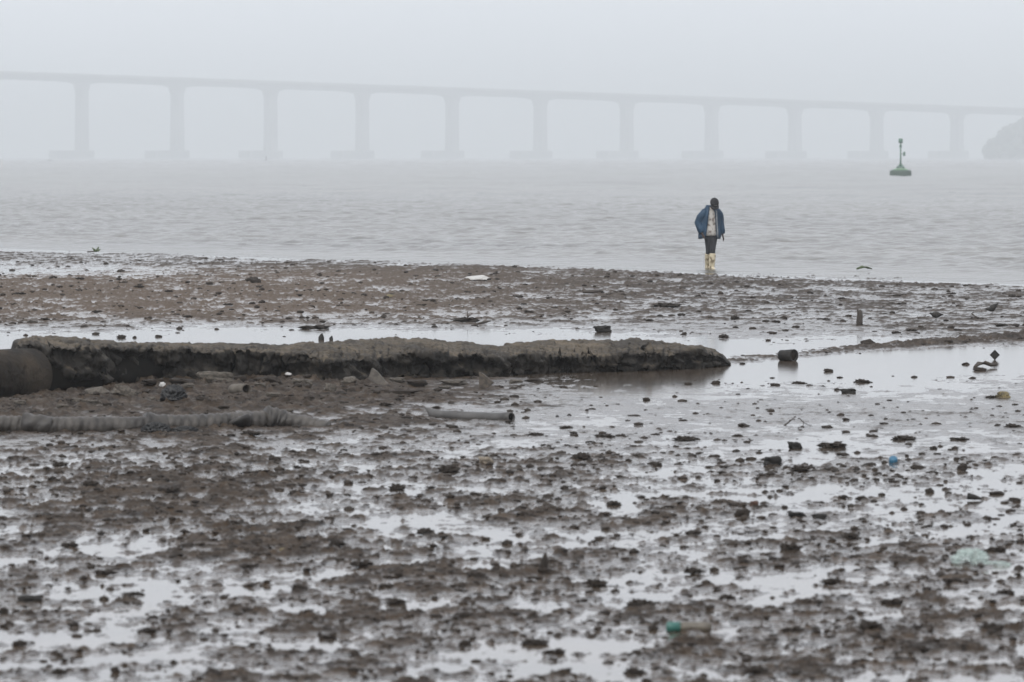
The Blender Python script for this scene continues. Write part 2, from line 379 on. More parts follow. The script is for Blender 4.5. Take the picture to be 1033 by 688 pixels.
def build_ground():
    ys = [25.0]
    while ys[-1] < 190:
        D = ys[-1]; ys.append(D + max(0.022, D * D / (F * CAMZ) * 0.60))
    ys = np.array([-400, -150, -60, -20, 0, 10, 16, 20, 22.5] + [24, 24.5] + ys + [200, 230, 300])
    core = np.linspace(-1.06, 1.06, 1000); side = np.array([1.08, 1.11, 1.15, 1.2, 1.27, 1.36, 1.5, 1.7, 2.0, 2.6, 3.6, 6.0, 14, 60.0])
    cs = np.concatenate([-side[::-1], core, side])
    half = 0.0905 * np.maximum(ys, 24) + 0.35
    X = cs[None, :] * half[:, None]; Y = np.repeat(ys[:, None], len(cs), 1)
    z, u, v, A, patch = mud(X.ravel(), Y.ravel(), True)
    V = np.stack([X.ravel(), Y.ravel(), z], 1)
    me = mesh_np('mud_flat', V, grid_faces(len(ys), len(cs)))
    wet = 1 - sstep(0.002, 0.021, z - 0.15 * A)
    wet = np.clip(wet, 0, 1)
    a = me.attributes.new('wet', 'FLOAT', 'POINT'); a.data.foreach_set('value', wet.astype(np.float32))
    silt = sstep(262, 280, v) * (1 - sstep(315, 332, v)) * (1 - sstep(250, 760, u)) * 0.8
    a = me.attributes.new('silt', 'FLOAT', 'POINT'); a.data.foreach_set('value', silt.astype(np.float32))
    o = link('mud_flat', me, M['mud']); tag(o, kind='structure')
    print('ground tris', 2 * len(ys) * len(cs))
build_ground()

# shallow standing water that fills every hollow of the flat
def build_puddles():
    far = 400.0
    a = SH0 - shd * far; b = SH1 + shd * far
    V = [(-700, -400, 0), (700, -400, 0), (b.x, b.y, 0), (a.x, a.y, 0)]
    me = bpy.data.meshes.new('puddle'); me.from_pydata(V, [], [(0, 1, 2, 3)])
    tag(link('standing_water', me, M['puddle']), kind='structure')
build_puddles()

# the bay: real waves near the beach, flattening out with distance
def build_sea():
    s = [0.0]
    while s[-1] < 14500:
        D = 125 + s[-1]; s.append(s[-1] + (0.32 if D < 240 else 0.32 + (D - 240) ** 1.25 * 0.0022))
    s = np.array(s); nc = 400
    c = np.linspace(-1, 1, nc)
    # columns run along the waterline, rows out to sea
    mid = (SH0 + SH1) * 0.5
    half = 17.5 + 0.115 * s
    t = c[None, :] * half[:, None]
    ext = np.array([1.3, 2.0, 4.0, 9.0, 25.0])
    te = ext[None, :] * half[:, None]
    t = np.concatenate([-te[:, ::-1], t, te], 1); nc = t.shape[1]
    S = np.repeat(s[:, None], nc, 1)
    ky = 1.0 / shn.y                                     # rows go straight out in y, columns drift along the view
    X = mid.x + t * 1.0; Yb = mid.y + (X - mid.x) * shd.y / shd.x
    Y = Yb + S
    x = X.ravel(); y = Y.ravel(); ss = S.ravel()
    amp = sstep(0, 26, ss)
    far = 1.0
    n_f = 1 - sstep(160, 340, ss)
    w = 0.050 * fbm2(x * 0.26 + 0.05 * y, y * 0.42, 3, s=2.0) + 0.060 * perlin2(x * 0.95 + .2 * y, y * 0.85) * (1 - .7 * sstep(200, 400, ss)) + 0.045 * perlin2(x * 2.1 - .3 * y, y * 1.25) * (.3 + .7 * n_f)
    w = w + 0.08 * fbm2(x * 0.07 + .01 * y, y * 0.10, 2, s=6.0) + (0.30 + 0.35 * sstep(500, 1800, ss)) * fbm2(x * .06, y * .045, 2, s=16.0) * sstep(120, 450, ss)
    edge = 0.022 * np.exp(-((ss - 3.2 - 1.4 * perlin2(x * 0.13, y * 0 + 3.3)) / 0.7) ** 2)
    V = np.stack([x, y, w * amp * far + edge * sstep(0, 1.2, ss)], 1)
    me = mesh_np('bay_water', V, grid_faces(len(s), nc))
    tag(link('bay_water', me, M['sea']), kind='structure')
    print('sea tris', 2 * len(s) * nc)
build_sea()
#PART2
# ------------------------------------------------------------------ far things: bridge, headland, buoys
def build_bridge():
    D0, k, m = 4422.0 * 1.6, 0.526, 0.850                     # distance of the sixth pier, direction of the deck
    X0 = 0.004966 * D0
    root = empty('road_bridge', (X0, D0, 0), math.atan2(k, m)); root.scale = (1.6, 1.6, 1.6)
    tag(root, 'long pale concrete road bridge on tall piers fading in the mist', 'bridge')
    topz = lambda s: 51.6 - 0.0245 * s
    # deck: a haunched box girder, wide slab on top
    ss = np.arange(-1080, 1081, 10.0)
    bm = bmesh.new(); prev = None
    for s in ss:
        d = abs(((s + 40) % 80) - 40)                   # distance to the nearest pier
        dep = 4.6 + 2.6 * max(0.0, 1 - d / 17.0) ** 2
        z = topz(s)
        sec = [(-13, z), (13, z), (13, z - 0.7), (5.5, z - 1.6), (5.0, z - dep), (-5.0, z - dep), (-5.5, z - 1.6), (-13, z - 0.7)]
        ring = [bm.verts.new((s, y, zz)) for y, zz in sec]
        if prev:
            for j in range(8): bm.faces.new((prev[j], prev[(j + 1) % 8], ring[(j + 1) % 8], ring[j]))
        else: bm.faces.new(ring)
        prev = ring
    bm.faces.new(prev[::-1])
    link('deck', bm_mesh(bm, 'deck', False), M['bridge'], root)
    for y in (-12.9, 12.6):
        bm = bmesh.new()
        for a, b in zip(ss[:-1:2], ss[2::2]):
            v = [bm.verts.new(p) for p in ((a, y, topz(a)), (b, y, topz(b)), (b, y, topz(b) + 1.1), (a, y, topz(a) + 1.1),
                                           (a, y + .3, topz(a)), (b, y + .3, topz(b)), (b, y + .3, topz(b) + 1.1), (a, y + .3, topz(a) + 1.1))]
            for f in ((0, 1, 2, 3), (4, 7, 6, 5), (3, 2, 6, 7)): bm.faces.new([v[i] for i in f])
        link('parapet', bm_mesh(bm, 'parapet', False), M['bridge'], root)
    for i in range(-8, 9):
        s = i * 80.0; z = topz(s) - 8.2
        bm = bmesh.new()
        for y in (-4.0, 4.0):                            # twin shafts, tapering a little
            rr = []
            for zz, w, q in ((6.0, 3.3, 2.1), (z * .6, 2.9, 1.9), (z - 3, 2.9, 1.8), (z, 3.8, 2.6), (z + 2.2, 4.0, 3.0)):
                rr.append([bm.verts.new((s + a * w, y + b * q, zz)) for a, b in ((-1, -.7), (-.8, -1), (.8, -1), (1, -.7), (1, .7), (.8, 1), (-.8, 1), (-1, .7))])
            for a, b in zip(rr, rr[1:]):
                for j in range(8): bm.faces.new((a[j], a[(j + 1) % 8], b[(j + 1) % 8], b[j]))
            bm.faces.new(rr[-1])
        pr = link('pier', bm_mesh(bm, 'pier', False), M['bridge'], root)
        bm = bmesh.new(); box(bm, (s - 23, -8, -1.5), (s + 6.5, 9, 6.3), 0.6)
        link('pile_cap', bm_mesh(bm, 'pile_cap', False), M['bridge'], pr)
build_bridge()

def build_headland():
    c = Q(1085, 158, 5700)
    bm = bmesh.new()
    bmesh.ops.create_grid(bm, x_segments=60, y_segments=40, size=1)
    def hz(px, py):
        r = math.hypot(px / 46, py / 85); return 16.4 * max(0.0, 1 - r ** 6) - 1.0
    for v in bm.verts:
        v.co = Vector((v.co.x * 48, v.co.y * 86, 0)); v.co.z = hz(v.co.x, v.co.y)
    hill = link('headland', bm_mesh(bm, 'headland'), M['hill']); hill.location = (c.x, c.y, 0); hill.scale = (1.94,) * 3; tag(hill, kind='structure')
    # its woods, one mass at this distance
    ico = bmesh.new(); bmesh.ops.create_icosphere(ico, subdivisions=2, radius=1)
    base = np.array([v.co for v in ico.verts]); fc = np.array([[v.index for v in f.verts] for f in ico.faces]); ico.free()
    Vs, Fs, n = [], [], 0
    r = np.random.default_rng(3)
    while n < 620:
        a = r.random() * 2 * np.pi; q = math.sqrt(r.random()) * 1.0
        px, py = 46 * q * math.cos(a), 85 * q * math.sin(a)
        sz = r.uniform(1.6, 3.8)
        p = base * np.array([sz, sz, sz * r.uniform(.8, 1.25)])
        p = p * (1 + 0.55 * fbm3(p + r.random(3) * 50, 0.6, 3))[:, None] + np.array([px, py, max(hz(px, py), -0.3) + sz * r.uniform(.4, 0.9)])
        Vs.append(p); Fs.append(fc + n * len(base)); n += 1
    me = mesh_np('woods', np.concatenate(Vs), np.concatenate(Fs))
    o = link('headland_woods', me, M['wood_far']); o.location = (c.x, c.y, 0); o.scale = (1.94,) * 3
    tag(o, 'hazy dark wooded headland at the far right under the bridge', 'woods', kind='stuff')
build_headland()

def build_buoy():
    D = F * CAMZ / (177.5 - HOR); c = Q(908.5, 177.5, D); k = D / F
    root = empty('channel_buoy', (c.x, c.y, 0)); tag(root, 'green channel buoy with a thin mast floating on the bay', 'buoy')
    bm = bmesh.new()
    loft(bm, [(0, 0, -.5), (0, 0, 0), (0, 0, 4.4 * k), (0, 0, 5.6 * k), (0, 0, 6.2 * k)], [10.4 * k, 10.9 * k, 11.1 * k, 10.6 * k, 9 * k], 28)
    link('hull', bm_mesh(bm, 'hull'), M['buoy_body'], root)
    bm = bmesh.new()
    loft(bm, [(0, 0, 6.0 * k), (0, 0, 6.9 * k), (0, 0, 8.0 * k)], [8.0 * k, 7.2 * k, 3.2 * k], 28)
    link('deck_plate', bm_mesh(bm, 'deck_plate'), M['buoy_top'], root)
    bm = bmesh.new()
    for a in range(4):
        an = a * math.pi / 2 + .5
        loft(bm, [(4.8 * k * math.cos(an), 4.8 * k * math.sin(an), 7.2 * k), (.9 * k * math.cos(an), .9 * k * math.sin(an), 12.2 * k)], [.6 * k, .5 * k], 6)
    loft(bm, [(0, 0, 8.8 * k), (0, 0, 9.8 * k)], [4.6 * k, 3.6 * k], 16)
    link('tripod', bm_mesh(bm, 'tripod'), M['buoy_mast'], root)
    bm = bmesh.new(); loft(bm, [(0, 0, 8.0 * k), (0, 0, 33 * k)], [.85 * k, .65 * k], 10)
    link('mast', bm_mesh(bm, 'mast'), M['buoy_mast'], root)
    bm = bmesh.new(); loft(bm, [(0, 0, 28.6 * k), (0, 0, 29 * k), (0, 0, 31 * k), (0, 0, 31.6 * k)], [.8 * k, 1.3 * k, 1.2 * k, .7 * k], 12)
    link('lantern', bm_mesh(bm, 'lantern'), M['buoy_mast'], root)
    bm = bmesh.new(); loft(bm, [(0, 0, 33 * k), (0, 0, 33.2 * k), (0, 0, 37.6 * k), (0, 0, 37.8 * k)], [.8 * k, 2.1 * k, 2.1 * k, 1.2 * k], 20)
    link('topmark', bm_mesh(bm, 'topmark'), M['buoy_mast'], root)
    bm = bmesh.new(); box(bm, (2.5 * k, -1 * k, 20.2 * k), (4.7 * k, 1 * k, 24.4 * k), .25 * k); box(bm, (.3 * k, -.25 * k, 22 * k), (2.6 * k, .25 * k, 22.5 * k))
    link('solar_panel', bm_mesh(bm, 'solar_panel'), M['buoy_mast'], root)
build_buoy()

def far_marker(u, v, h, label):
    D = F * CAMZ / (v - HOR); c = Q(u, v, D); k = D / F
    root = empty('marker_buoy', (c.x, c.y, 0)); tag(root, label, 'buoy')
    bm = bmesh.new(); loft(bm, [(0, 0, -.5), (0, 0, .6 * k), (0, 0, 1.3 * k)], [2.0 * k, 2.2 * k, 1.4 * k], 14)
    link('float', bm_mesh(bm, 'float'), M['rock'], root)
    bm = bmesh.new(); loft(bm, [(0, 0, 1.3 * k), (0, 0, h * .7 * k), (0, 0, h * k)], [.7 * k, .5 * k, .8 * k], 8)
    link('topmark', bm_mesh(bm, 'topmark'), M['rock'], root)
far_marker(268.5, 162.2, 4.5, 'tiny dark marker buoy before the third bridge pier from the left')
far_marker(50.5, 162.8, 2.0, 'tiny dark speck of a buoy left of the leftmost bridge pier')

# ------------------------------------------------------------------ ground pieces
def gz(x, y): return float(mud(np.array([x]), np.array([y]))[0])
def spot(u, v):
    p = P(u, v); z = max(gz(p.x, p.y), 0.0)
    return Vector((p.x, p.y, z)), p.y / F               # position on the mud, metres per photo pixel there

# the broken encasement of the buried pipe: a long concrete and clay slab
ST = [ # u, bottom row, overhang row, front top row, crest row
 (15, 397, 372, 360, 356), (20, 397, 368, 350, 345), (27, 397, 368, 348, 341), (40, 397, 372, 350, 340.5), (75, 396, 378, 351, 341.5), (110, 393, 382, 351, 344), (150, 389, 386, 352, 345.5), (200, 388, 386, 353, 347), (250, 388, 386, 354.5, 347),
 (290, 388, 386.5, 356.5, 347), (330, 389, 387.5, 362, 345.5), (370, 386, 385, 363, 342.5), (395, 384, 383, 359, 340.5), (424, 383, 382, 354, 341.5), (460, 382, 381, 357, 345),
 (500, 381, 379, 360, 349.5), (520, 379, 377, 359, 347), (550, 377, 375, 359, 344), (600, 376, 374, 360, 344), (640, 375, 373, 357, 343), (680, 373.5, 372, 355, 347), (705, 372, 371, 354, 349), (722, 370.5, 370, 357, 353), (731, 369.5, 369, 361, 359), (737, 368.5, 368.3, 366.5, 366)]
def build_slab():
    A = np.array(ST, float); us = np.linspace(15, 737, 760)
    col = [np.interp(us, A[:, 0], A[:, i]) for i in range(1, 5)]
    nse = lambda f, s: perlin2(us * f + s, us * 0 + s * .37)
    vb, vo, vt, vc = col
    vt = vt + 3.4 * nse(.045, 3) + 2.4 * nse(.13, 9) + 1.8 * nse(.31, 5); vc = vc + 1.0 * nse(.06, 21) + .7 * nse(.2, 2); vo = np.minimum(vo + 1.5 * nse(.12, 40), vb - .3)
    NS = 96; V = []
    for i, u in enumerate(us):
        g = P(u, vb[i]); D = g.y
        end = np.clip((737 - u) / 46, 0, 1) ** .6
        wd = (1.75 if u > 90 else 1.5) * (0.30 + 0.70 * end)
        dc = .85 * wd
        zc = CAMZ - (vc[i] - HOR) * (D + dc) / F; zt = CAMZ - (vt[i] - HOR) * (D + .12) / F; zo = max(CAMZ - (vo[i] - HOR) * (D + .1) / F, 0.015)
        zt = min(zt, zc - .01); zo = min(zo, zt - .015)
        uc = .12 + .5 * np.clip((150 - u) / 90, 0, 1)
        pr = [(wd + .25, -.12), (wd + .1, .45 * zc), (wd - .1, .9 * zc), (dc, zc), (dc * .62, zc - .18 * (zc - zt)), (dc * .34, zc - .55 * (zc - zt)), (.16, zt + .015), (.07, zt - .012), (.12, zt * .78 + zo * .22), (.17, zt * .35 + zo * .65), (.15, zo + .01), (.18, zo - .005), (.14 + uc, zo + .01 - .01), (.16 + uc, -.15)]
        pr = np.array(pr); L = np.concatenate([[0], np.cumsum(np.hypot(np.diff(pr[:, 0]), np.diff(pr[:, 1])) + .03)]); t = np.linspace(0, L[-1], NS)
        d = np.interp(t, L, pr[:, 0]); z = np.interp(t, L, pr[:, 1])
        s = (D + d) / D
        V.append(np.stack([g.x * s, D + d, z], 1))
    V = np.array(V)
    dx = np.gradient(V, axis=0); dy = np.gradient(V, axis=1); N = np.cross(dx, dy); N /= np.linalg.norm(N, axis=2)[:, :, None] + 1e-9
    if N[300, 33, 2] < 0: N = -N
    p = V.reshape(-1, 3); N = N.reshape(-1, 3)
    up = np.clip(N[:, 2], 0, 1)
    q = p * np.array([1, .8, 1.6])
    coarse = fbm3(q, 1.6, 2, s=4); mid = fbm3(q, 4.5, 3, s=9); fine = np.abs(fbm3(q, 15, 3, s=2)); grit = fbm3(p, 22, 2, s=90)
    crack = 1 - sstep(0.0, 0.05, np.abs(fbm3(p * np.array([1.6, 1.6, .7]), 1.7, 2, s=31))); bed = 1 - sstep(0, .07, np.abs(fbm3(p * np.array([.25, .25, 3.2]), 1.6, 2, s=77)))
    disp = .05 * coarse + .042 * mid + .045 * fine - .15 * crack * (1 - .35 * up) - .05 * bed * (1 - up) + .025 * np.sign(mid) * sstep(.1, .3, np.abs(mid)) * (1 - .7 * up)
    disp += up * (.030 * grit + .035 * sstep(.2, .5, fbm3(p, 5, 2, s=17)))
    lumpy = sstep(470, 620, np.repeat(us, NS)) + 1 - sstep(40, 140, np.repeat(us, NS))
    disp += lumpy * (.045 * np.abs(fbm3(q, 6, 3, s=55)) + .05 * fbm3(q, 2.6, 2, s=60))
    tip = np.clip((737 - np.repeat(us, NS)) / 30, .15, 1)
    p = p + N * (disp * tip * (.34 + .66 * (1 - up)))[:, None]
    c0 = V[0].mean(0); n0 = len(p)
    fc = grid_faces(len(us), NS)
    me = mesh_np('slab', p, fc)
    # ragged left end and rounded right tip are closed with fans
    bm = bmesh.new(); bm.from_mesh(me); bm.verts.ensure_lookup_table()
    bm.faces.new([bm.verts[i] for i in range(NS)]); bm.faces.new([bm.verts[n0 - NS + i] for i in range(NS)][::-1])
    me = bm_mesh(bm, 'slab')
    m = bpy.data.materials.new('clay_and_concrete'); m.use_nodes = True
    n = m.node_tree.nodes; l = m.node_tree.links; b = n['Principled BSDF']
    tc = n.new('ShaderNodeTexCoord'); t = n.new('ShaderNodeTexNoise'); t.inputs['Scale'].default_value = 2.2; t.inputs['Detail'].default_value = 8; t.inputs['Roughness'].default_value = .68
    l.new(tc.outputs['Object'], t.inputs['Vector'])
    r = n.new('ShaderNodeValToRGB'); r.color_ramp.elements[0].position = .34; r.color_ramp.elements[1].position = .7
    r.color_ramp.elements[0].color = (.009, .0075, .0058, 1); r.color_ramp.elements[1].color = (.044, .037, .029, 1)  # dark faces, their shade put into the base colour
    l.new(t.outputs['Fac'], r.inputs['Fac'])
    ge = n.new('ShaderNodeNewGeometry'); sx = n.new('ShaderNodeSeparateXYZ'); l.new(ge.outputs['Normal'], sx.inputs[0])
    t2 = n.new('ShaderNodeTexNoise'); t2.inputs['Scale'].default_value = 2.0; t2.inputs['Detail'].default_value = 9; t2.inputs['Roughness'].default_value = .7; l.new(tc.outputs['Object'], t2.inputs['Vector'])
    r2 = n.new('ShaderNodeValToRGB'); r2.color_ramp.elements[0].position = .42; r2.color_ramp.elements[1].position = .66     # lighter top with ochre tints; the light on it is put into the colour
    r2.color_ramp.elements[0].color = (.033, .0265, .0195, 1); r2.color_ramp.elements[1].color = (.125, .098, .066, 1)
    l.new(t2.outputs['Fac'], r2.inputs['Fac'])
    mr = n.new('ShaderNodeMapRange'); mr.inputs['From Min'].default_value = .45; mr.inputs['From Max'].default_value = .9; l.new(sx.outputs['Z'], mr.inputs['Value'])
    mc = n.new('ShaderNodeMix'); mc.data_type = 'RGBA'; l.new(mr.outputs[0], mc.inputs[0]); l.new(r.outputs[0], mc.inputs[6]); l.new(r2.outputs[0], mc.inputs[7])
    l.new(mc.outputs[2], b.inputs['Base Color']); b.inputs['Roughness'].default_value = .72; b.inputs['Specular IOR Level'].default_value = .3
    t4 = n.new('ShaderNodeTexNoise'); t4.inputs['Scale'].default_value = 26; t4.inputs['Detail'].default_value = 6; l.new(tc.outputs['Object'], t4.inputs['Vector'])
    bp = n.new('ShaderNodeBump'); bp.inputs['Strength'].default_value = .7; bp.inputs['Distance'].default_value = .03; l.new(t4.outputs['Fac'], bp.inputs['Height']); l.new(bp.outputs[0], b.inputs['Normal'])
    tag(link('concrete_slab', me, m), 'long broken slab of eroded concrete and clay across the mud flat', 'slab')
build_slab()

def hollow_tube(bm, pts, r_out, r_in, seg=28, mod=None):
    R = loft(bm, pts, [r_out] * len(pts) if not isinstance(r_out, list) else r_out, seg, Vector((0, 0, 1)), cap=False, mod=mod)
    pts2 = [pts[-1], pts[0]]
    R2 = loft(bm, [Vector(pts[0]), Vector(pts[-1])], [r_in, r_in], seg, Vector((0, 0, 1)), cap=False)
    for k in range(seg):
        bm.faces.new((R[0][k], R2[0][k], R2[0][(k + 1) % seg], R[0][(k + 1) % seg]))
        bm.faces.new((R[-1][k], R[-1][(k + 1) % seg], R2[1][(k + 1) % seg], R2[1][k]))

def build_big_pipe():
    k = 63.5 / F; r = 27.5 * k
    a = Q(-130, 0, 61.2); e = Q(30, 0, 63.7); i = Q(165, 0, 66.6)
    zc = CAMZ - (379 - HOR) * k
    a.z = e.z = i.z = zc
    root = empty('concrete_pipe', (e.x, e.y, 0)); o = e.copy(); o.z = 0
    tag(root, 'big grey-brown concrete pipe running into the left end of the slab', 'pipe')
    bm = bmesh.new(); n = 10
    pts = [a.lerp(e, j / n) - o for j in range(n + 1)]
    hollow_tube(bm, pts, [r] * (n) + [r * .985], r * .8, 40)
    link('barrel', bm_mesh(bm, 'barrel'), M['pipe'], root)
    bm = bmesh.new(); z = Vector((0, 0, -r * .22))
    hollow_tube(bm, [e.lerp(i, -.1) - o + z, e.lerp(i, .45) - o + z, i - o + z], r * .74, r * .6, 32)
    link('spigot', bm_mesh(bm, 'spigot'), M['pipe_dark'], root)  # its dark colour stands for the shadow below the overhang
build_big_pipe()

def build_hose():
    k = 54.5 / F; r = 9.6 * k
    U = [(-70, 437), (0, 436.5), (60, 436.5), (120, 435.5), (180, 434.5), (240, 432.5), (275, 431.5), (300, 431.5), (318, 431.5), (330, 432)]
    pts = [P(u, v) for u, v in U]; 
    A = np.array([[p.x, p.y] for p in pts]); n = 1100
    tt = np.linspace(0, len(A) - 1, n); x = np.interp(tt, np.arange(len(A)), A[:, 0]); y = np.interp(tt, np.arange(len(A)), A[:, 1])
    ker = np.ones(81) / 81
    y = np.convolve(np.pad(y, 40, 'edge'), ker, 'valid'); x0 = x[500]; y0 = y[500]
    root = empty('drain_hose', (x0, y0, 0)); tag(root, 'grey ribbed drain hose half sunk in mud before the slab', 'hose')
    uu, _ = proj(x, y)
    z = r * .66 - .115 * np.clip((uu - 283) / 60, 0, 1.2) + .012 * np.sin(x * 2.1)
    rad = r * (1 + .05 * np.sin(x * 1.3))
    bm = bmesh.new()
    P3 = [(x[i] - x0, y[i] - y0, z[i]) for i in range(n)]
    loft(bm, P3, [float(q) for q in rad], 20, Vector((0, 0, 1)), True, mod=lambda i, an: 1 + .085 * (.7 + .3 * math.sin(x[i] * 3.7)) * math.sin(2 * math.pi * x[i] / .072 + 1.6 * an) + .03 * math.sin(x[i] * 9 + 2 * an))
    link('ribbed_tube', bm_mesh(bm, 'ribbed_tube'), M['hose'], root)
    for u0, u1, f, ht in ((22, 52, 1.16, 1.0), (146, 168, 1.22, 1.0), (268, 288, 1.35, 1.0)):
        idx = [i for i in range(n) if u0 <= uu[i] <= u1]
        bm = bmesh.new(); pp = []; rr = []
        for j, i in enumerate(idx[::2]):
            t = j / max(1, len(idx) // 2 - 1); pp.append((x[i] - x0, y[i] - y0, z[i] + .02 * (1 - t))); rr.append(float(rad[i]) * (f - (f - 1.06) * t))
        loft(bm, pp, rr, 18, Vector((0, 0, 1)), True, mod=lambda i, an: 1 + .07 * math.sin(3 * an + i * .4) + .03 * math.sin(7 * an - i))
        link('torn_wrap', bm_mesh(bm, 'torn_wrap'), M['hose_wrap'], root)
    bm = bmesh.new(); i = min(range(n), key=lambda i: abs(uu[i] - 236))
    loft(bm, [(x[i] - x0 - .09, y[i] - y0 - .10, .05), (x[i] - x0 + .02, y[i] - y0 - .12, .075), (x[i] - x0 + .14, y[i] - y0 - .09, .08), (x[i] - x0 + .17, y[i] - y0 - .03, .09)], [(.012, .03), (.03, .06), (.04, .075), (.02, .06)], 10)
    link('loose_flap', bm_mesh(bm, 'loose_flap'), M['hose_wrap'], root)
build_hose()

def build_small_pipe():
    a = P(436, 421); b = P(516, 424.5); k = b.y / F; r = 5.3 * k
    root = empty('plastic_pipe', (b.x, b.y, 0)); tag(root, 'short grey plastic pipe with a dark open end lying in wet mud', 'pipe')
    d = a - b; d.z = 0
    bm = bmesh.new(); n = 14
    pts = [Vector((d.x * t, d.y * t, r * .62 - .012 * math.sin(t * 3))) for t in [j / n for j in range(n + 1)]]
    hollow_tube(bm, pts, [r * 1.0] * 2 + [r * .93] * (n - 2) + [r * 1.1], r * .8, 24)
    link('tube', bm_mesh(bm, 'tube'), M['pvc'], root)
    bm = bmesh.new(); e = d.normalized()
    loft(bm, [Vector((0, 0, r * .62)) + e * .02, Vector((0, 0, r * .62)) + e * .05], [r * .8, r * .8], 24, Vector((0, 0, 1)))
    link('shade_disc', bm_mesh(bm, 'shade_disc'), M['pipe_dark'], root)  # dark disc stands in for the shade inside the open end
    bm = bmesh.new(); q = Vector((d.x, d.y, r * .8))
    loft(bm, [q, q + e * .05 + Vector((0, 0, .03)), q + e * .09 + Vector((0, 0, .055))], [(r * .9, r * .8), (r * .5, r * .4), (.008, .02)], 12, Vector((0, 0, 1)))
    link('torn_end', bm_mesh(bm, 'torn_end'), M['pvc'], root)
build_small_pipe()

# ---- clods and stones
def lump_mesh(name, seed, sub=3, sharp=.45, flat=.75, freq=1.3):
    bm = bmesh.new(); bmesh.ops.create_icosphere(bm, subdivisions=sub, radius=1); bm.verts.ensure_lookup_table()
    p = np.array([v.co for v in bm.verts]); q = p + seed * 7.31
    r = 1 + sharp * fbm3(q, freq, 3) + .18 * np.abs(fbm3(q, freq * 3, 2))
    p = p * r[:, None]
    p[:, 2] = np.where(p[:, 2] < -.35, -.35 + (p[:, 2] + .35) * .3, p[:, 2]) ; p[:, 2] *= flat
    p[:, :2] /= np.abs(p[:, 0]).max(); lo, hi = p[:, 2].min(), p[:, 2].max(); p[:, 2] = (p[:, 2] - lo) / (hi - lo) - .08
    for v, c in zip(bm.verts, p): v.co = c
    return bm_mesh(bm, name)
def block_mesh(name, seed):
    bm = bmesh.new(); bmesh.ops.create_cube(bm, size=2); bmesh.ops.subdivide_edges(bm, edges=bm.edges[:], cuts=9, use_grid_fill=True)
    p = np.array([v.co for v in bm.verts]); q = p + seed * 5.1
    f = (np.abs(p) ** 5).sum(1) ** (-1 / 5.0)
    p = p * f[:, None] * (1 + .30 * fbm3(q, 1.1, 4) + .12 * np.abs(fbm3(q, 4, 2)))[:, None]; p[:, 0] += .25 * p[:, 2] * math.sin(seed)
    p[:, :2] /= np.abs(p[:, 0]).max(); lo, hi = p[:, 2].min(), p[:, 2].max(); p[:, 2] = (p[:, 2] - lo) / (hi - lo) - .08
    for v, c in zip(bm.verts, p): v.co = c
    return bm_mesh(bm, name)
CL = [lump_mesh('clod', s + 1, sharp=.5) for s in range(7)]
CP = [lump_mesh('clump', s + 21, sub=4, sharp=.8, freq=2.1) for s in range(5)]
BL = [block_mesh('block', s + 3) for s in range(5)]
for mm in CL + CP: mm.materials.append(M['clod'])
for mm in BL: mm.materials.append(M['rock'])
def lump(meshes, name, u, v, w, h, label, cat, group=None, material=None, depth=.8, rot=None, sink=0.0):
    """w, h: size in photo pixels; v: row of its foot"""
    p, k = spot(u, v); me = random.choice(meshes)
    o = bpy.data.objects.new(name, me); C.objects.link(o)
    o.location = (p.x, p.y + w * k * .3, max(gz(p.x, p.y + w * k * .3), 0) - .003 - sink)
    o.scale = (w * k * .55, w * k * .5 * depth, h * k * .86)
    o.rotation_euler = rot or (0, 0, random.uniform(-.5, .5))
    if material:
        o.material_slots[0].link = 'OBJECT'; o.material_slots[0].material = material
    if label is None:                                     # told apart by the nearest thing one can find
        m = min(MARKS, key=lambda q: math.hypot(q[0] - u, 2 * (q[1] - v))); dx, dy = u - m[0], 2 * (v - h / 2 - m[1])
        d = ('right of' if dx > 0 else 'left of') if abs(dx) > 1.2 * abs(dy) else (('below' if dy > 0 else 'above') if abs(dy) > 2.4 * abs(dx) else ('below and ' if dy > 0 else 'above and ') + ('right of' if dx > 0 else 'left of'))
        LUMPS.setdefault((m[2], d, name), []).append((math.hypot(dx, dy), o, ('wide ragged ' if w > 17 else ('small ' if w < 11 else 'dark ')) + ('broken stone' if name == 'rubble_stone' else 'mud clod')))
    tag(o, label, cat, group); return o
G_FAR, G_MID, G_FORE = 'lumps on the far flat', 'lumps on the wet middle flat', 'lumps on the foreground mud'
MARKS = [(795, 359, 'the dark cylinder stub'), (867, 321, 'the wooden post'), (1003, 357, 'the square tile'), (943, 318, 'the level bird'), (1001, 312, 'the bending bird'), (717, 260, 'the wading person'), (483, 282, 'the whitish foam scrap'),
  (470, 322, 'the debris heap'), (608, 331, 'the flat-topped stone'), (97, 253, 'the green sprig'), (329, 338, 'the two pointed stones'), (255, 283, 'the largest far lump'), (475, 421, 'the grey plastic pipe'), (735, 366, 'the tip of the slab'), (856, 394, 'the squat stone'),
  (1010, 399, 'the yellow scrap'), (780, 464, 'the big angular stone'), (901, 464, 'the blue lid'), (815, 520, 'the two brick pieces'), (985, 563, 'the pale green plastic bag'), (693, 632, 'the teal-based bottle'), (547, 572, 'the upright stump'), (433, 645, 'the V-shaped twig'),
  (490, 465, 'the tan block'), (29, 603, 'the large blocky stone'), (48, 520, 'the flat pale-topped stone'), (151, 487, 'the tiny white scrap'), (285, 557, 'the pale yellow scrap'), (345, 630, 'the dark twig stub'), (280, 425, 'the right end of the hose'), (768, 625, 'the upright stalk'), (761, 507, 'the reddish brick piece')]
MARKS += [(124, 398, 'the tilted concrete chunk'), (175, 404, 'the crumpled dark cloth'), (240, 398, 'the muddy pipe stub'), (380, 384, 'the grey wedge shard'), (490, 386, 'the brown triangular shard'), (25, 385, 'the big concrete pipe')]
LUMPS = {}
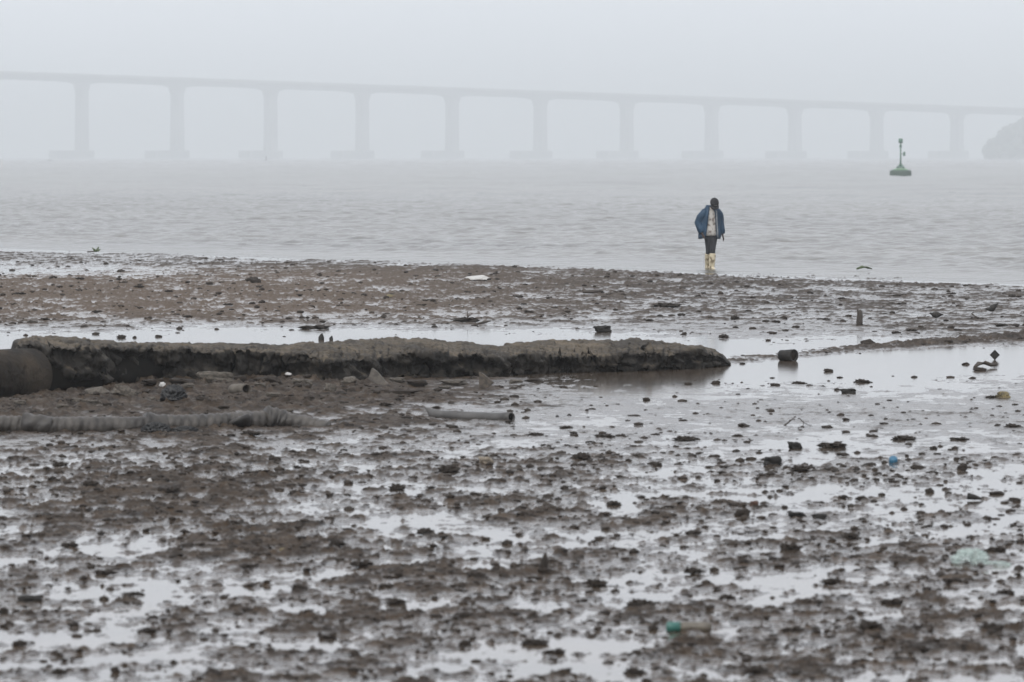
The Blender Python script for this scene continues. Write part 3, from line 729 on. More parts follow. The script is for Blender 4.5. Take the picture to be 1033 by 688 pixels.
for u, v, w, h in [(742, 323, 13, 7), (731, 341, 15, 7), (690, 338, 7, 5), (621, 315, 6, 4), (686, 319, 6, 5), (533, 317, 14, 4), (783, 326, 13, 5), (803, 331, 11, 4), (831, 323, 16, 4),
                   (904, 337, 10, 5), (920, 335, 14, 4), (960, 333, 9, 6), (122, 341, 13, 6), (136, 341, 6, 4), (160, 340, 9, 4), (54, 283, 12, 5), (211, 288, 11, 5), (122, 275, 10, 4),
                   (80, 284, 14, 4), (140, 293, 13, 4), (170, 298, 12, 4), (98, 316, 16, 4), (230, 310, 12, 4), (262, 300, 11, 4), (520, 300, 12, 4), (560, 312, 11, 4), (430, 305, 12, 4), (655, 325, 12, 4), (705, 300, 10, 4), (760, 302, 9, 3), (850, 303, 11, 4), (905, 300, 10, 3), (960, 297, 12, 3), (986, 323, 22, 5), (1010, 330, 20, 4), (343, 312, 12, 4), (390, 318, 10, 3), (20, 300, 14, 4), (45, 325, 12, 4), (190, 322, 14, 4)]:
    lump(CP if w > 11 else CL, 'mud_clod', u, v, w * .85, h * .8, None, 'mud clod', G_FAR)
for u, v, w, h in [(836, 375, 10, 5), (870, 386, 20, 6), (782, 389, 11, 4), (806, 387, 17, 4), (652, 404, 8, 5), (749, 431, 9, 6), (745, 441, 13, 4), (722, 387, 10, 5), (975, 368, 9, 4), (942, 453, 8, 5),
                   (912, 444, 26, 7), (968, 444, 21, 5), (1022, 432, 21, 7), (880, 441, 13, 4), (691, 445, 26, 8), (571, 432, 16, 4), (610, 442, 22, 6), (540, 440, 18, 5), (690, 425, 10, 3), (640, 420, 14, 3), (455, 432, 12, 4), (410, 425, 12, 4), (389, 412, 16, 5), (253, 441, 24, 8), (835, 432, 13, 4)]:
    lump(CP if w > 15 else CL, 'mud_clod', u, v, w, h * .9, None, 'mud clod', G_MID)
for u, v, w, h in [(807, 477, 21, 8), (926, 473, 15, 6), (971, 475, 11, 9), (1024, 506, 13, 6), (1006, 499, 16, 5), (750, 521, 17, 10), (797, 555, 22, 11), (1006, 557, 20, 9), (938, 497, 10, 7), (588, 465, 24, 11), (452, 477, 24, 11),
                   (400, 495, 18, 10), (469, 652, 13, 9), (470, 626, 18, 8), (646, 614, 32, 13), (539, 651, 30, 9), (659, 636, 11, 8), (530, 525, 27, 10), (106, 580, 24, 8), (21, 652, 20, 9), (4, 623, 14, 9), (116, 679, 11, 9), (215, 684, 14, 8),
                   (302, 595, 20, 9), (134, 601, 26, 6), (277, 466, 12, 6), (340, 553, 20, 9), (70, 553, 18, 8), (190, 553, 17, 7), (240, 530, 20, 8), (365, 575, 24, 9), (250, 575, 18, 8), (330, 645, 20, 8), (600, 592, 26, 10), (560, 660, 22, 8), (700, 580, 24, 9), (840, 590, 26, 10), (880, 640, 30, 12), (930, 660, 26, 11), (800, 640, 24, 10), (1000, 640, 28, 11),
                   (860, 545, 20, 8), (900, 610, 24, 9), (960, 590, 20, 7), (700, 540, 18, 7), (620, 510, 18, 7), (430, 540, 22, 9), (480, 585, 20, 8), (300, 500, 20, 7), (170, 500, 22, 8), (90, 495, 20, 7), (60, 470, 18, 6), (380, 462, 16, 6), (660, 470, 16, 6), (720, 462, 14, 5), (850, 460, 14, 5), (870, 505, 14, 6), (150, 640, 18, 7), (60, 680, 22, 9), (400, 610, 22, 9), (765, 683, 30, 12), (640, 680, 26, 10), (1015, 600, 22, 8), (735, 605, 20, 8)]:
    lump(CP if w > 17 else CL, 'mud_clod', u, v, w, h, None, 'mud clod', G_FORE)
# the ones that stand out
ONE = [(BL, 'stone', 608, 335, 18, 9, 'dark flat-topped stone in the puddle behind the slab', 'stone'),
 (CL, 'mud_clod', 255, 287, 16, 9, 'largest dark lump on the brown far flat at left', 'mud clod'),
 (CL, 'mud_clod', 876, 348, 16, 8, 'round mud lump on the ridge just right of the wooden post', 'mud clod'),
 (BL, 'stone', 856, 397, 17, 7, 'squat dark stone right of the puddle, below two smaller clods', 'stone'),
 (BL, 'stone', 780, 470, 18, 12, 'big dark angular stone on the wet mud left of the blue lid', 'stone'),
 (BL, 'stone', 802, 453, 14, 10, 'dark squarish stone just above the big angular one', 'stone'),
 (CP, 'mud_clod', 840, 452, 30, 9, 'ragged wide mud clump right of the squarish stone', 'mud clod'),
 (BL, 'brick_piece', 804, 523, 18, 8, 'left of two dark brick pieces lying side by side', 'brick'),
 (BL, 'brick_piece', 827, 524, 16, 8, 'right of two dark brick pieces lying side by side', 'brick'),
 (BL, 'stone', 29, 609, 24, 11, 'large dark blocky stone at the lower left edge', 'stone'),
 (BL, 'flat_stone', 48, 523, 26, 6, 'flat pale-topped stone in the mud near the left edge', 'stone'),
 (CP, 'mud_clod', 672, 311, 30, 6, 'wide brown clump on the far flat below the walking person', 'mud clod'),
 (CP, 'mud_clod', 317, 332, 32, 6, 'low debris mound in the puddle behind the slab at left', 'mud clod')]
for ms, nm, u, v, w, h, lb, ct in ONE: lump(ms, nm, u, v, w, h, lb, ct, depth=.75)
lump(BL, 'tan_block', 490, 470, 14, 10, 'small tan block standing out among the dark clods', 'block', material=M['tan'])
lump(BL, 'brick_piece', 761, 511, 9, 8, 'small reddish brown brick piece on the wet mud', 'brick', material=mat('red_brick', (.06, .03, .02), (.085, .045, .03), 12, .7))
lump(CL, 'foam_scrap', 483, 284.5, 27, 7, 'whitish foam scrap on the far mud near the waterline', 'scrap', material=M['white'], depth=.5)
lump(CL, 'foam_scrap', 151, 490, 5, 6, 'tiny white scrap in the dark mud at left', 'scrap', material=M['white'])
lump(CL, 'foam_scrap', 164, 399, 7, 6, 'small round white scrap at the foot of the slab', 'scrap', material=M['white'])
lump(CL, 'foam_scrap', 291, 388, 7, 4, 'little white scraps on mud under the slab face', 'scrap', material=M['white'])
lump(CL, 'yellow_scrap', 394, 302, 11, 4, 'small yellowish scrap on the far flat behind the slab', 'scrap', material=M['yellow'], depth=.4)
lump(CL, 'yellow_scrap', 285, 559, 9, 4, 'small pale yellow scrap in the foreground mud', 'scrap', material=M['yellow'], depth=.4)

# ---- rubble at the slab's foot
def chunk(name, u, v, w, h, rot, label, m, dp=.6):
    p, k = spot(u, v); o = bpy.data.objects.new(name, block_mesh(name, random.uniform(1, 60))); C.objects.link(o)
    o.data.materials.append(m); o.location = (p.x, p.y + .1, p.z - .02); o.scale = (w * k * .5, w * k * .5 * dp, h * k); o.rotation_euler = rot
    return tag(o, label, 'rubble')
chunk('concrete_chunk', 124, 406, 30, 12, (-.35, .32, .3), 'tilted flat concrete chunk under the overhang of the slab', M['concrete'])
chunk('concrete_chunk', 217, 392, 48, 13, (-.15, .05, .1), 'broad muddy concrete chunk against the middle of the slab face', M['concrete'], .5)
chunk('concrete_chunk', 332, 402, 15, 10, (-.1, .3, .5), 'small blocky concrete chunk before the slab, right of the hose end', M['concrete'])
chunk('concrete_chunk', 77, 412, 18, 7, (0, .2, .3), 'small pale chunk of rubble beside the big pipe', M['concrete'])
chunk('concrete_chunk', 398, 401, 60, 5, (0, -.03, .15), 'long low dark bar of rubble before the slab middle', M['clod'], .2)
for u, v, w, h in [(62, 415, 12, 5), (95, 410, 14, 6), (108, 415, 10, 4), (152, 407, 12, 5), (150, 397, 16, 6), (190, 399, 11, 5), (204, 412, 13, 5), (262, 399, 12, 5), (275, 408, 15, 5), (300, 398, 11, 5), (312, 409, 12, 4), (345, 409, 14, 4), (355, 393, 11, 5), (425, 389, 12, 4), (448, 393, 14, 4), (520, 387, 14, 5), (225, 416, 12, 4), (135, 420, 11, 4), (20, 413, 14, 5), (290, 417, 12, 4),
                   (270, 394, 26, 10), (305, 396, 20, 9), (183, 396, 24, 10), (420, 393, 22, 8), (457, 390, 26, 8), (98, 404, 26, 11), (352, 394, 18, 9), (540, 386, 22, 6), (240, 391, 18, 9), (400, 389, 17, 7)]:
    lump(BL if (u + v) % 2 else CL, 'rubble_stone', u, v, w, h, None, 'rubble', 'rubble along the slab foot', M['concrete'] if u % 3 else M['clod'])
def shard(u, v, pts, label, m):
    p, k = spot(u, v); bm = bmesh.new()
    f = [bm.verts.new((x * k, 0.0 + y * k * .6, z * k)) for x, z, y in pts]; b = [bm.verts.new((x * k + .01, .035 + y * k * .6, z * k)) for x, z, y in pts]
    n = len(f); bm.faces.new(f); bm.faces.new(b[::-1])
    for i in range(n): bm.faces.new((f[i], f[(i + 1) % n], b[(i + 1) % n], b[i]))
    bmesh.ops.bevel(bm, geom=bm.edges[:], offset=.004, segments=1, affect='EDGES')
    o = link('broken_shard', bm_mesh(bm, 'broken_shard', False), m); o.location = (p.x, p.y, p.z - .01)
    tag(o, label, 'shard')
M['shard'] = mat('shard', (.05, .043, .036), (.12, .103, .085), 14, .7, bump=.4)
M['shard2'] = mat('shard_brown', (.045, .036, .028), (.125, .1, .077), 20, .7, bump=.4)
shard(380, 392, [(-9, 5, 0), (-5, 16, 6), (0, 13, 4), (11, 0, -2), (6, -2, -3), (-4, 2, 0)], 'grey wedge-shaped shard leaning on mud at slab foot', M['shard'])
shard(490, 394, [(-7, -1, 0), (-7, 18, 2), (-3, 16, 3), (8, 7, 8), (6, 5, 6), (-4, -1, 0)], 'brown triangular shard standing in the mud before the slab', M['shard2'])

def stub_pipe():
    p, k = spot(236, 404); bm = bmesh.new()
    hollow_tube(bm, [(-.02, .25, 4 * k), (.06, .12, 5 * k), (.14, -.02, 5.6 * k)], 6.2 * k, 4.6 * k, 20)
    o = link('pipe_stub', bm_mesh(bm, 'pipe_stub'), M['concrete']); o.location = p
    tag(o, 'short muddy pipe stub below the slab, left of centre', 'pipe')
    p, k = spot(795, 364); root = empty('can_stub', p); tag(root, 'dark short cylinder stub half sunk in the big puddle', 'can')
    bm = bmesh.new(); r = 6.3 * k
    hollow_tube(bm, [(-.085, .10, r * .8), (-.03, .05, r * .85), (.075, -.06, r * .9)], [r * .9, r * .88, r], r * .82, 24)
    link('drum', bm_mesh(bm, 'drum'), M['rock'], root)
    bm = bmesh.new(); loft(bm, [(.05, -.035, r * .88), (.058, -.043, r * .88)], [r * .82, r * .82], 24, Vector((0, 0, 1)))
    link('end_face', bm_mesh(bm, 'end_face'), M['clod'], root)
stub_pipe()

def crumpled(name, u, v, w, h, label, cat, m, seed, depth=.8, amp=.6, fr=1.8):
    p, k = spot(u, v); bm = bmesh.new(); bmesh.ops.create_icosphere(bm, subdivisions=5, radius=1)
    c = np.array([q.co for q in bm.verts]); f = np.abs(fbm3(c + seed, fr, 4, .55)); s = 1 - amp * f
    c = c * s[:, None]; c[:, 2] = np.maximum(c[:, 2], -.25)
    for q, a in zip(bm.verts, c): q.co = (a[0] * w * k * .62, a[1] * w * k * .5 * depth, (a[2] + .2) * h * k * .95)
    o = link(name, bm_mesh(bm, name), m); o.location = (p.x, p.y + .05, p.z - .005)
    return tag(o, label, cat)
crumpled('dark_rag', 175, 411, 24, 15, 'crumpled dark cloth or bag on mud at slab foot', 'rag', M['black'], 3.3)
crumpled('black_sheet', 157, 439, 26, 9, 'crumpled black plastic lying against the hose', 'plastic', M['black'], 8.8, .5)
crumpled('black_sheet', 186, 439, 24, 5, 'thin black plastic strip beside the crumpled black plastic at the hose', 'plastic', M['black'], 12.1, .3)

def clear_bag():
    m = bpy.data.materials.new('clear_green_plastic'); m.use_nodes = True; b = m.node_tree.nodes['Principled BSDF']
    b.inputs['Base Color'].default_value = (.60, .70, .66, 1); b.inputs['Roughness'].default_value = .22; b.inputs['Transmission Weight'].default_value = .35; b.inputs['IOR'].default_value = 1.2
    b.inputs['Alpha'].default_value = .5
    crumpled('plastic_bag', 979, 570, 34, 14, 'pale green translucent plastic bag on mud at right', 'plastic bag', m, 21.7, .7, .75, 1.3)
    crumpled('plastic_bag', 1006, 571, 26, 5, 'flat translucent plastic film beside the pale green bag', 'plastic bag', m, 31.2, .5, .6, 1.6)
clear_bag()
crumpled('yellow_leaf', 1012, 402, 14, 6, 'yellow leaf-like scrap on wet mud at right edge', 'scrap', M['yellow'], 5.5, .4, .95, 1.1)
lump(CP, 'mud_clod', 1000, 402, 14, 4, 'low dark clump touching the yellow scrap at right', 'mud clod')

def bottle():
    a = P(672, 637); b = P(716, 638); k = a.y / F; r = 5.6 * k
    root = empty('bottle', (a.x, a.y, 0)); tag(root, 'muddy bottle with a teal base lying in the foreground', 'bottle')
    L = (b - a).length; R = 28
    z = r * .75 + max(gz(a.x, a.y), 0) * .5
    bm = bmesh.new(); loft(bm, [(0, 0, z), (.004, 0, z), (.012, 0, z), (L * .32, 0, z)], [r * .6, r * .9, r, r], R, Vector((0, 0, 1)))
    link('base', bm_mesh(bm, 'base'), M['teal'], root)
    bm = bmesh.new(); loft(bm, [(L * .32, 0, z), (L * .4, 0, z), (L * .72, 0, z), (L * .86, 0, z), (L * .98, 0, z), (L, 0, z)], [r * 1.01, r * 1.02, r * 1.0, r * .97, r * .9, r * .82], R, Vector((0, 0, 1)))
    link('sleeve', bm_mesh(bm, 'sleeve'), M['bottle'], root)
    bm = bmesh.new(); loft(bm, [(L, 0, z), (L * 1.015, 0, z)], [r * .6, r * .55], R, Vector((0, 0, 1)))
    link('neck', bm_mesh(bm, 'neck'), M['rock'], root)
    # small upright one, half sunk
    p, k = spot(548, 582); root = empty('stump', p); tag(root, 'short dark upright stump reflected in a foreground puddle', 'stump')
    bm = bmesh.new(); loft(bm, [(0, 0, -.03), (0, 0, 5 * k), (.006, 0, 11 * k), (.012, 0, 16 * k), (.014, 0, 19 * k)], [4.2 * k, 4.4 * k, 3.6 * k, 2.4 * k, 1.2 * k], 14, mod=lambda i, a: 1 + .16 * math.sin(3 * a + i) + .1 * math.sin(5 * a - 2 * i))
    link('body', bm_mesh(bm, 'body'), M['clod'], root)
    bm = bmesh.new(); ball(bm, (0, 0, 2 * k), (6.5 * k, 5 * k, 3 * k), 14)
    link('mud_foot', bm_mesh(bm, 'mud_foot'), M['clod'], root)
bottle()

def blue_cap():
    p, k = spot(901, 467); bm = bmesh.new(); r = 4.4 * k
    rings = loft(bm, [(0, 0, 0), (0, 0, .2 * r), (0, 0, 1.1 * r), (0, 0, 1.3 * r)], [r * .98, r, r * .96, r * .75], 32, mod=lambda i, a: 1 + .02 * (-1) ** int(a * 32 / 6.2832 + .5))
    bmesh.ops.rotate(bm, verts=bm.verts, matrix=Matrix.Rotation(.55, 3, 'X'))
    o = link('blue_lid', bm_mesh(bm, 'blue_lid'), M['blue']); o.location = (p.x, p.y, p.z)
    tag(o, 'bright blue plastic lid on wet mud at right', 'lid')
    # cone
    p, k = spot(983, 505); bm = bmesh.new(); loft(bm, [(-.055, 0, .035), (-.03, 0, .032), (.02, 0, .022), (.06, 0, .012)], [3.4 * k, 3.3 * k, 2.2 * k, .7 * k], 18, Vector((0, 0, 1)))
    o = link('cone_piece', bm_mesh(bm, 'cone_piece'), M['rock']); o.location = p; tag(o, 'small dark cone-shaped piece on wet mud at right', 'debris')
blue_cap()

def post():
    p, k = spot(867, 327.5); root = empty('wooden_post', p); tag(root, 'short weathered wooden post standing in the far puddle', 'post')
    bm = bmesh.new(); loft(bm, [(0, 0, -.2), (0, 0, 3 * k), (.006, 0, 9 * k), (.004, 0, 13 * k), (-.006, 0, 14.6 * k)], [3.3 * k, 3.2 * k, 2.9 * k, 2.5 * k, 1.7 * k], 12, mod=lambda i, a: 1 + .09 * math.sin(4 * a + .3 * i) + .06 * math.sin(7 * a))
    link('shaft', bm_mesh(bm, 'shaft'), M['wood'], root)
    bm = bmesh.new(); loft(bm, [(-.03, 0, 13.6 * k), (-.026, .0, 15.6 * k)], [1.2 * k, .5 * k], 7)
    link('splinter', bm_mesh(bm, 'splinter'), M['wood'], root)
    # square tile on its corner
    p, k = spot(1003.5, 363); bm = bmesh.new(); box(bm, (-3.7 * k, -.012, -3.7 * k), (3.7 * k, .012, 3.7 * k), .003)
    bmesh.ops.rotate(bm, verts=bm.verts, matrix=Matrix.Rotation(.25, 3, 'Z') @ Matrix.Rotation(.785, 3, 'Y'))
    o = link('square_tile', bm_mesh(bm, 'square_tile', False), M['rock']); o.location = (p.x, p.y, 5.0 * k); tag(o, 'dark square tile standing on its corner in the puddle', 'tile')
    # wavy driftwood
    p, k = spot(994, 371); bm = bmesh.new()
    loft(bm, [(-12 * k, -.1, .01), (-7 * k, 0, .05), (0, .05, .06), (6 * k, 0, .035), (12 * k, .05, .03)], [1.2 * k, 2.2 * k, 2 * k, 1.8 * k, .8 * k], 9, mod=lambda i, a: 1 + .2 * math.sin(3 * a + i))
    o = link('driftwood', bm_mesh(bm, 'driftwood'), M['wood']); o.location = p; tag(o, 'wavy dark driftwood in the puddle below the square tile', 'driftwood')
    lump(CL, 'mud_clod', 989, 374, 14, 5, 'dark clod in the puddle just below the wavy driftwood', 'mud clod')
    # log pieces on the far flat
    p, k = spot(598, 297); bm = bmesh.new(); loft(bm, [(-10 * k, 0, .03), (-3 * k, .05, .04), (4 * k, .1, .04), (10 * k, .1, .03)], [1.2 * k, 2 * k, 2 * k, 1.3 * k], 9, mod=lambda i, a: 1 + .15 * math.sin(3 * a + i))
    o = link('driftwood', bm_mesh(bm, 'driftwood'), M['wood']); o.location = p; tag(o, 'straight dark log on the far flat left of a bright puddle', 'driftwood')
    # debris with an upright twig
    p, k = spot(470, 325); root = empty('debris_heap', p); tag(root, 'dark debris heap with an upright twig behind the slab', 'debris')
    o = bpy.data.objects.new('heap', CP[2]); C.objects.link(o); o.parent = root; o.scale = (17 * k, 12 * k, 6 * k)
    bm = bmesh.new(); loft(bm, [(.02, 0, 0), (.03, 0, 5 * k), (.02, 0, 11 * k)], [.9 * k, .7 * k, .3 * k], 6); loft(bm, [(.03, 0, 5 * k), (.1, 0, 8 * k)], [.5 * k, .25 * k], 6)
    link('twig', bm_mesh(bm, 'twig'), M['twig'], root)
    p, k = spot(488, 329); bm = bmesh.new(); loft(bm, [(-7 * k, 0, .02), (0, .02, .05), (7 * k, .02, .07)], [.8 * k, 1.3 * k, .6 * k], 7)
    o = link('stick', bm_mesh(bm, 'stick'), M['wood']); o.location = p; tag(o, 'short stick lying right of the debris heap behind the slab', 'stick')
    # pair of pointed stones behind the slab
    for u, h, lb in ((324, 7, 'taller of two pointed stones in the puddle behind the slab'), (334, 4.5, 'smaller of two pointed stones in the puddle behind the slab')):
        p, k = spot(u, 343); bm = bmesh.new(); loft(bm, [(0, 0, -.02), (0, 0, h * .4 * k), (.01, 0, h * .8 * k), (.015, 0, h * k)], [h * .42 * k, h * .38 * k, h * .16 * k, h * .04 * k], 9, mod=lambda i, a: 1 + .2 * math.sin(2 * a + i) + .1 * math.sin(5 * a))
        o = link('pointed_stone', bm_mesh(bm, 'pointed_stone'), M['rock']); o.location = (p.x, p.y, 0); tag(o, lb, 'stone')
post()

def twig(name, u, v, paths, label, cat='twig', m='twig'):
    p, k = spot(u, v); bm = bmesh.new()
    for pts, r in paths:
        n = len(pts); loft(bm, [(a * k, .02 * i, b * k) for i, (a, b) in enumerate(pts)], [r * k * (1 - .6 * i / (n - 1)) for i in range(n)], 7)
    o = link(name, bm_mesh(bm, name), M[m]); o.location = (p.x, p.y, p.z - .005); tag(o, label, cat)
twig('twig', 791, 429, [([(0, 0), (4, 3), (9, 7), (11, 8)], 1.0)], 'short slanting twig on the wet mud left of a thin stalk')
twig('twig', 807, 430, [([(0, 8), (4, 4), (10, 1), (20, -1)], .5), ([(4, 4), (2, -2)], .4)], 'thin bent stalk trailing over wet mud right of the slanting twig')
twig('twig', 768, 633, [([(0, 0), (.5, 8), (0, 17)], .9)], 'thin upright stalk in a foreground puddle right of the bottle')
twig('twig', 433, 654, [([(0, 0), (-2, 8), (-4, 15)], 1.0), ([(0, 0), (2, 8), (4, 17)], 1.1)], 'forked pale twig shaped like a V in the foreground')
twig('twig', 346, 637, [([(0, 0), (0, 8), (-1, 18)], 1.5), ([(0, 9), (3, 13)], .8)], 'dark upright stub of twig in foreground, left of the forked twig')
twig('twig', 390, 624, [([(0, 0), (.5, 10), (0, 18)], .8)], 'thin dark upright stalk between the stub and the forked twig')
twig('twig', 408, 674, [([(0, 0), (-1, 4), (-3, 9)], 1.6), ([(0, 0), (3, 5)], 1.2)], 'small dark forked twig at the bottom edge')
twig('twig', 1000, 322, [([(-20, 6), (-14, 1), (-4, 0), (10, -1)], .7), ([(-14, 1), (-18, -2)], .5)], 'thin bare branch lying below the right-hand bird')

def sprig():
    p, k = spot(97, 256); root = empty('green_sprig', p); tag(root, 'small green leafy sprig at the waterline on the left', 'plant')
    bm = bmesh.new(); loft(bm, [(-9 * k, 0, .03), (-3 * k, 0, .04), (0, 0, 2 * k)], [.7 * k, .6 * k, .4 * k], 6)
    link('stem', bm_mesh(bm, 'stem'), M['twig'], root)
    for dx, dz in ((-4, 5.5), (-2, 3), (3, 6.5), (4.5, 4), (1, 4.5)):
        bm = bmesh.new(); loft(bm, [(0, 0, 1.2 * k), (dx * .5 * k, -.02, dz * .62 * k), (dx * k, 0, dz * k)], [(.4 * k, .1 * k), (1.2 * k, .25 * k), (.2 * k, .1 * k)], 8, Vector((0, 0, 1)))
        link('leaf', bm_mesh(bm, 'leaf'), M['leaf'], root)
    p, k = spot(872, 273.0); bm = bmesh.new(); loft(bm, [(-8 * k, 0, .04), (-2 * k, 0, .09), (3 * k, 0, .07), (8 * k, .2, .04)], [.8 * k, 1.5 * k, 1.2 * k, .5 * k], 8)
    o = link('floating_branch', bm_mesh(bm, 'floating_branch'), M['leaf']); o.location = (p.x, p.y, 0); tag(o, 'olive branch afloat just off the beach right of the person', 'branch')
sprig()

# ------------------------------------------------------------------ birds
def bird(u, v, L, pitch, flip, label, bow):
    p, k = spot(u, v); s = L * k * 1.15                          # body length in metres
    root = empty('bird', (p.x, p.y, max(p.z, 0)), 0 if not flip else math.pi); tag(root, label, 'bird')
    bm = bmesh.new(); ca, sa = math.cos(pitch), math.sin(pitch); h = s * .44
    f = lambda x, z: (x * ca * s - z * sa * s, 0, h + x * sa * s + z * ca * s)
    loft(bm, [f(-.62, .03), f(-.42, .03), f(-.22, .02), f(0, 0), (f(.2, .03)), f(.33, .10)], [(.035 * s, .06 * s), (.10 * s, .09 * s), (.21 * s, .16 * s), (.26 * s, .2 * s), (.2 * s, .16 * s), (.10 * s, .09 * s)], 14, Vector((0, 0, 1)))
    hx, hz = f(.42, .20 - bow)[0], f(.42, .20 - bow)[2]
    loft(bm, [f(.2, .05), f(.32, .12 - bow * .4), (hx, 0, hz)], [.12 * s, .085 * s, .08 * s], 12, Vector((0, 1, 0)))
    ball(bm, (hx, 0, hz), (.095 * s, .08 * s, .08 * s), 12)
    link('body', remeshed(bm, 'body', s * .022, 3), M['bird'], root)
    bm = bmesh.new(); loft(bm, [(hx + .06 * s, 0, hz), (hx + .2 * s, 0, hz - .05 * s - bow * .2 * s)], [.03 * s, .008 * s], 8)
    link('beak', bm_mesh(bm, 'beak'), M['bird_leg'], root)
    for y in (-.05, .05):
        bm = bmesh.new(); x0 = -.02 * s + y * .8 * s
        loft(bm, [(x0, y * s, h - .1 * s), (x0 - .05 * s, y * s, h * .45), (x0 + .01 * s, y * s, .01)], [.03 * s, .016 * s, .016 * s], 7)
        for a in (-.5, 0, .5): loft(bm, [(x0, y * s, .01), (x0 + .13 * s * math.cos(a), y * s + .13 * s * math.sin(a), .006)], [.013 * s, .008 * s], 6)
        link('leg', bm_mesh(bm, 'leg'), M['bird_leg'], root)
bird(944, 323.5, 11, .02, True, 'small dark bird with level body pecking left of another bird', .08)
bird(1001, 317, 11, -.65, True, 'small dark bird bending steeply over mud near the right edge', -.05)

# ------------------------------------------------------------------ the person at the water's edge
def build_person():
    p = P(717, 271.2); base = Vector((p.x, p.y, -.02))
    root = empty('person', base, .30)
    tag(root, 'person in blue jacket, dark cap and cream boots walking head down in the shallows', 'person')
    V = Vector; Y = V((1, 0, 0))
    # +x is to the right in the picture, -y faces the camera
    hipL, kneeL, ankL = V((-.065, 0.0, .84)), V((-.048, .01, .46)), V((-.025, .15, .10))
    hipR, kneeR, ankR = V((.075, 0, .84)), V((-.002, -.13, .47)), V((-.025, -.15, .08))
    shL, elL, wrL = V((-.195, -.02, 1.37)), V((-.285, .05, 1.10)), V((-.25, -.09, .86))
    shR, elR, wrR = V((.20, .0, 1.38)), V((.25, .07, 1.09)), V((.30, .02, .83))
    neck, head = V((0.015, -.03, 1.46)), V((.035, -.15, 1.56))
    def torso(bm, g):
        loft(bm, [(0, .01, .76), (0, .01, .88), (0, .015, 1.02), (0, .015, 1.18), (0, .015, 1.32), (0, .01, 1.42), (0, 0, 1.475)],
             [(.15 + g, .10 + g), (.165 + g, .115 + g), (.15 + g, .105 + g), (.165 + g, .115 + g), (.18 + g, .115 + g), (.15 + g, .09 + g), (.06 + g, .06 + g)], 24, Y)
    bm = bmesh.new(); torso(bm, 0)
    loft(bm, [neck + V((0, .02, -.04)), neck.lerp(head, .6)], [.058, .052], 14, Y)
    tilt = Matrix.Rotation(.8, 3, 'X') @ Matrix.Rotation(-.08, 3, 'Y')
    ball(bm, head, (.083, .104, .122), 20, tilt)
    ball(bm, head + tilt @ V((0, -.055, -.055)), (.055, .05, .062), 14, tilt)            # jaw
    loft(bm, [head + tilt @ V((0, -.095, .012)), head + tilt @ V((0, -.118, -.028)), head + tilt @ V((0, -.098, -.04))], [.010, .018, .014], 10, Y)   # nose
    loft(bm, [head + tilt @ V((-.025, -.098, -.067)), head + tilt @ V((0, -.106, -.065)), head + tilt @ V((.025, -.098, -.067))], [.008, .012, .008], 8, V((0, 0, 1)))
    for s in (-1, 1):
        ball(bm, head + tilt @ V((s * .077, .005, -.012)), (.012, .022, .033), 10, tilt)
        ball(bm, head + tilt @ V((s * .03, -.088, .012)), (.017, .012, .010), 8, tilt)
    for sh, el, wr, s in ((shL, elL, wrL, -1), (shR, elR, wrR, 1)):
        loft(bm, [sh + V((-s * .07, 0, -.01)), sh + V((-s * .02, 0, -.03)), sh.lerp(el, .5), el, el.lerp(wr, .3), wr], [.045, .05, .048, .042, .042, .028], 14, Y)
        d = (wr - el).normalized(); pal = wr + d * .055
        loft(bm, [wr - d * .01, wr + d * .03, pal, wr + d * .095], [(.02, .028), (.018, .038), (.017, .042), (.014, .038)], 12, Y)
        for j, (fy, fl) in enumerate(((-.032, .072), (-.011, .082), (.010, .077), (.030, .060))):
            b0 = wr + d * .09 + V((0, fy, 0)); b1 = b0 + d * fl * .5 + V((-s * .006, -.004, 0)); b2 = b1 + (d * .75 + V((-s * .5, -.15, 0))).normalized() * fl * .5
            loft(bm, [b0, b1, b2], [.0095, .009, .0075], 8, Y)
        t0 = wr + d * .03 + V((-s * .004, -.034, 0)); t1 = t0 + d * .035 + V((-s * .01, -.022, 0)); t2 = t1 + d * .034 + V((-s * .012, -.004, 0))
        loft(bm, [t0, t1, t2], [.013, .0115, .009], 8, Y)
    for h, kn, an in ((hipL, kneeL, ankL), (hipR, kneeR, ankR)):
        loft(bm, [h + V((0, 0, .04)), h.lerp(kn, .4), kn, kn.lerp(an, .35), an], [.085, .075, .053, .052, .036], 14, Y)
        loft(bm, [an + V((0, .05, -.045)), an + V((0, -.02, -.03)), an + V((0, -.14, -.055))], [(.03, .03), (.036, .04), (.036, .018)], 12, Y)
    link('body', remeshed(bm, 'body', .0085, 2), M['skin'], root)
    # trousers
    bm = bmesh.new()
    loft(bm, [(0, .01, .93), (0, .01, .86), (0, .01, .78)], [(.168, .12), (.175, .13), (.15, .115)], 20, Y)
    for h, kn, an in ((hipL, kneeL, ankL), (hipR, kneeR, ankR)):
        loft(bm, [h + V((0, 0, .03)), h.lerp(kn, .45), kn, kn.lerp(an, .3)], [.1, .088, .068, .066], 16, Y)
    link('trousers', remeshed(bm, 'trousers', .011, 2), M['trouser'], root)
    # boots
    for kn, an in ((kneeL, ankL), (kneeR, ankR)):
        bm = bmesh.new(); top = kn.lerp(an, .22)
        loft(bm, [top, top.lerp(an, .1), top.lerp(an, .5), top.lerp(an, .85), an + V((0, .005, -.03)), an + V((0, .005, -.085))], [.082, .083, .078, .066, .062, .064], 20, Y)
        loft(bm, [an + V((0, .045, -.05)), an + V((0, -.03, -.045)), an + V((0, -.12, -.058)), an + V((0, -.185, -.07))], [(.05, .04), (.052, .048), (.052, .034), (.03, .018)], 16, Y)
        bt = link('boot', remeshed(bm, 'boot', .009, 2), M['boot'], root)
    # shirt, hanging a little loose
    bm = bmesh.new()
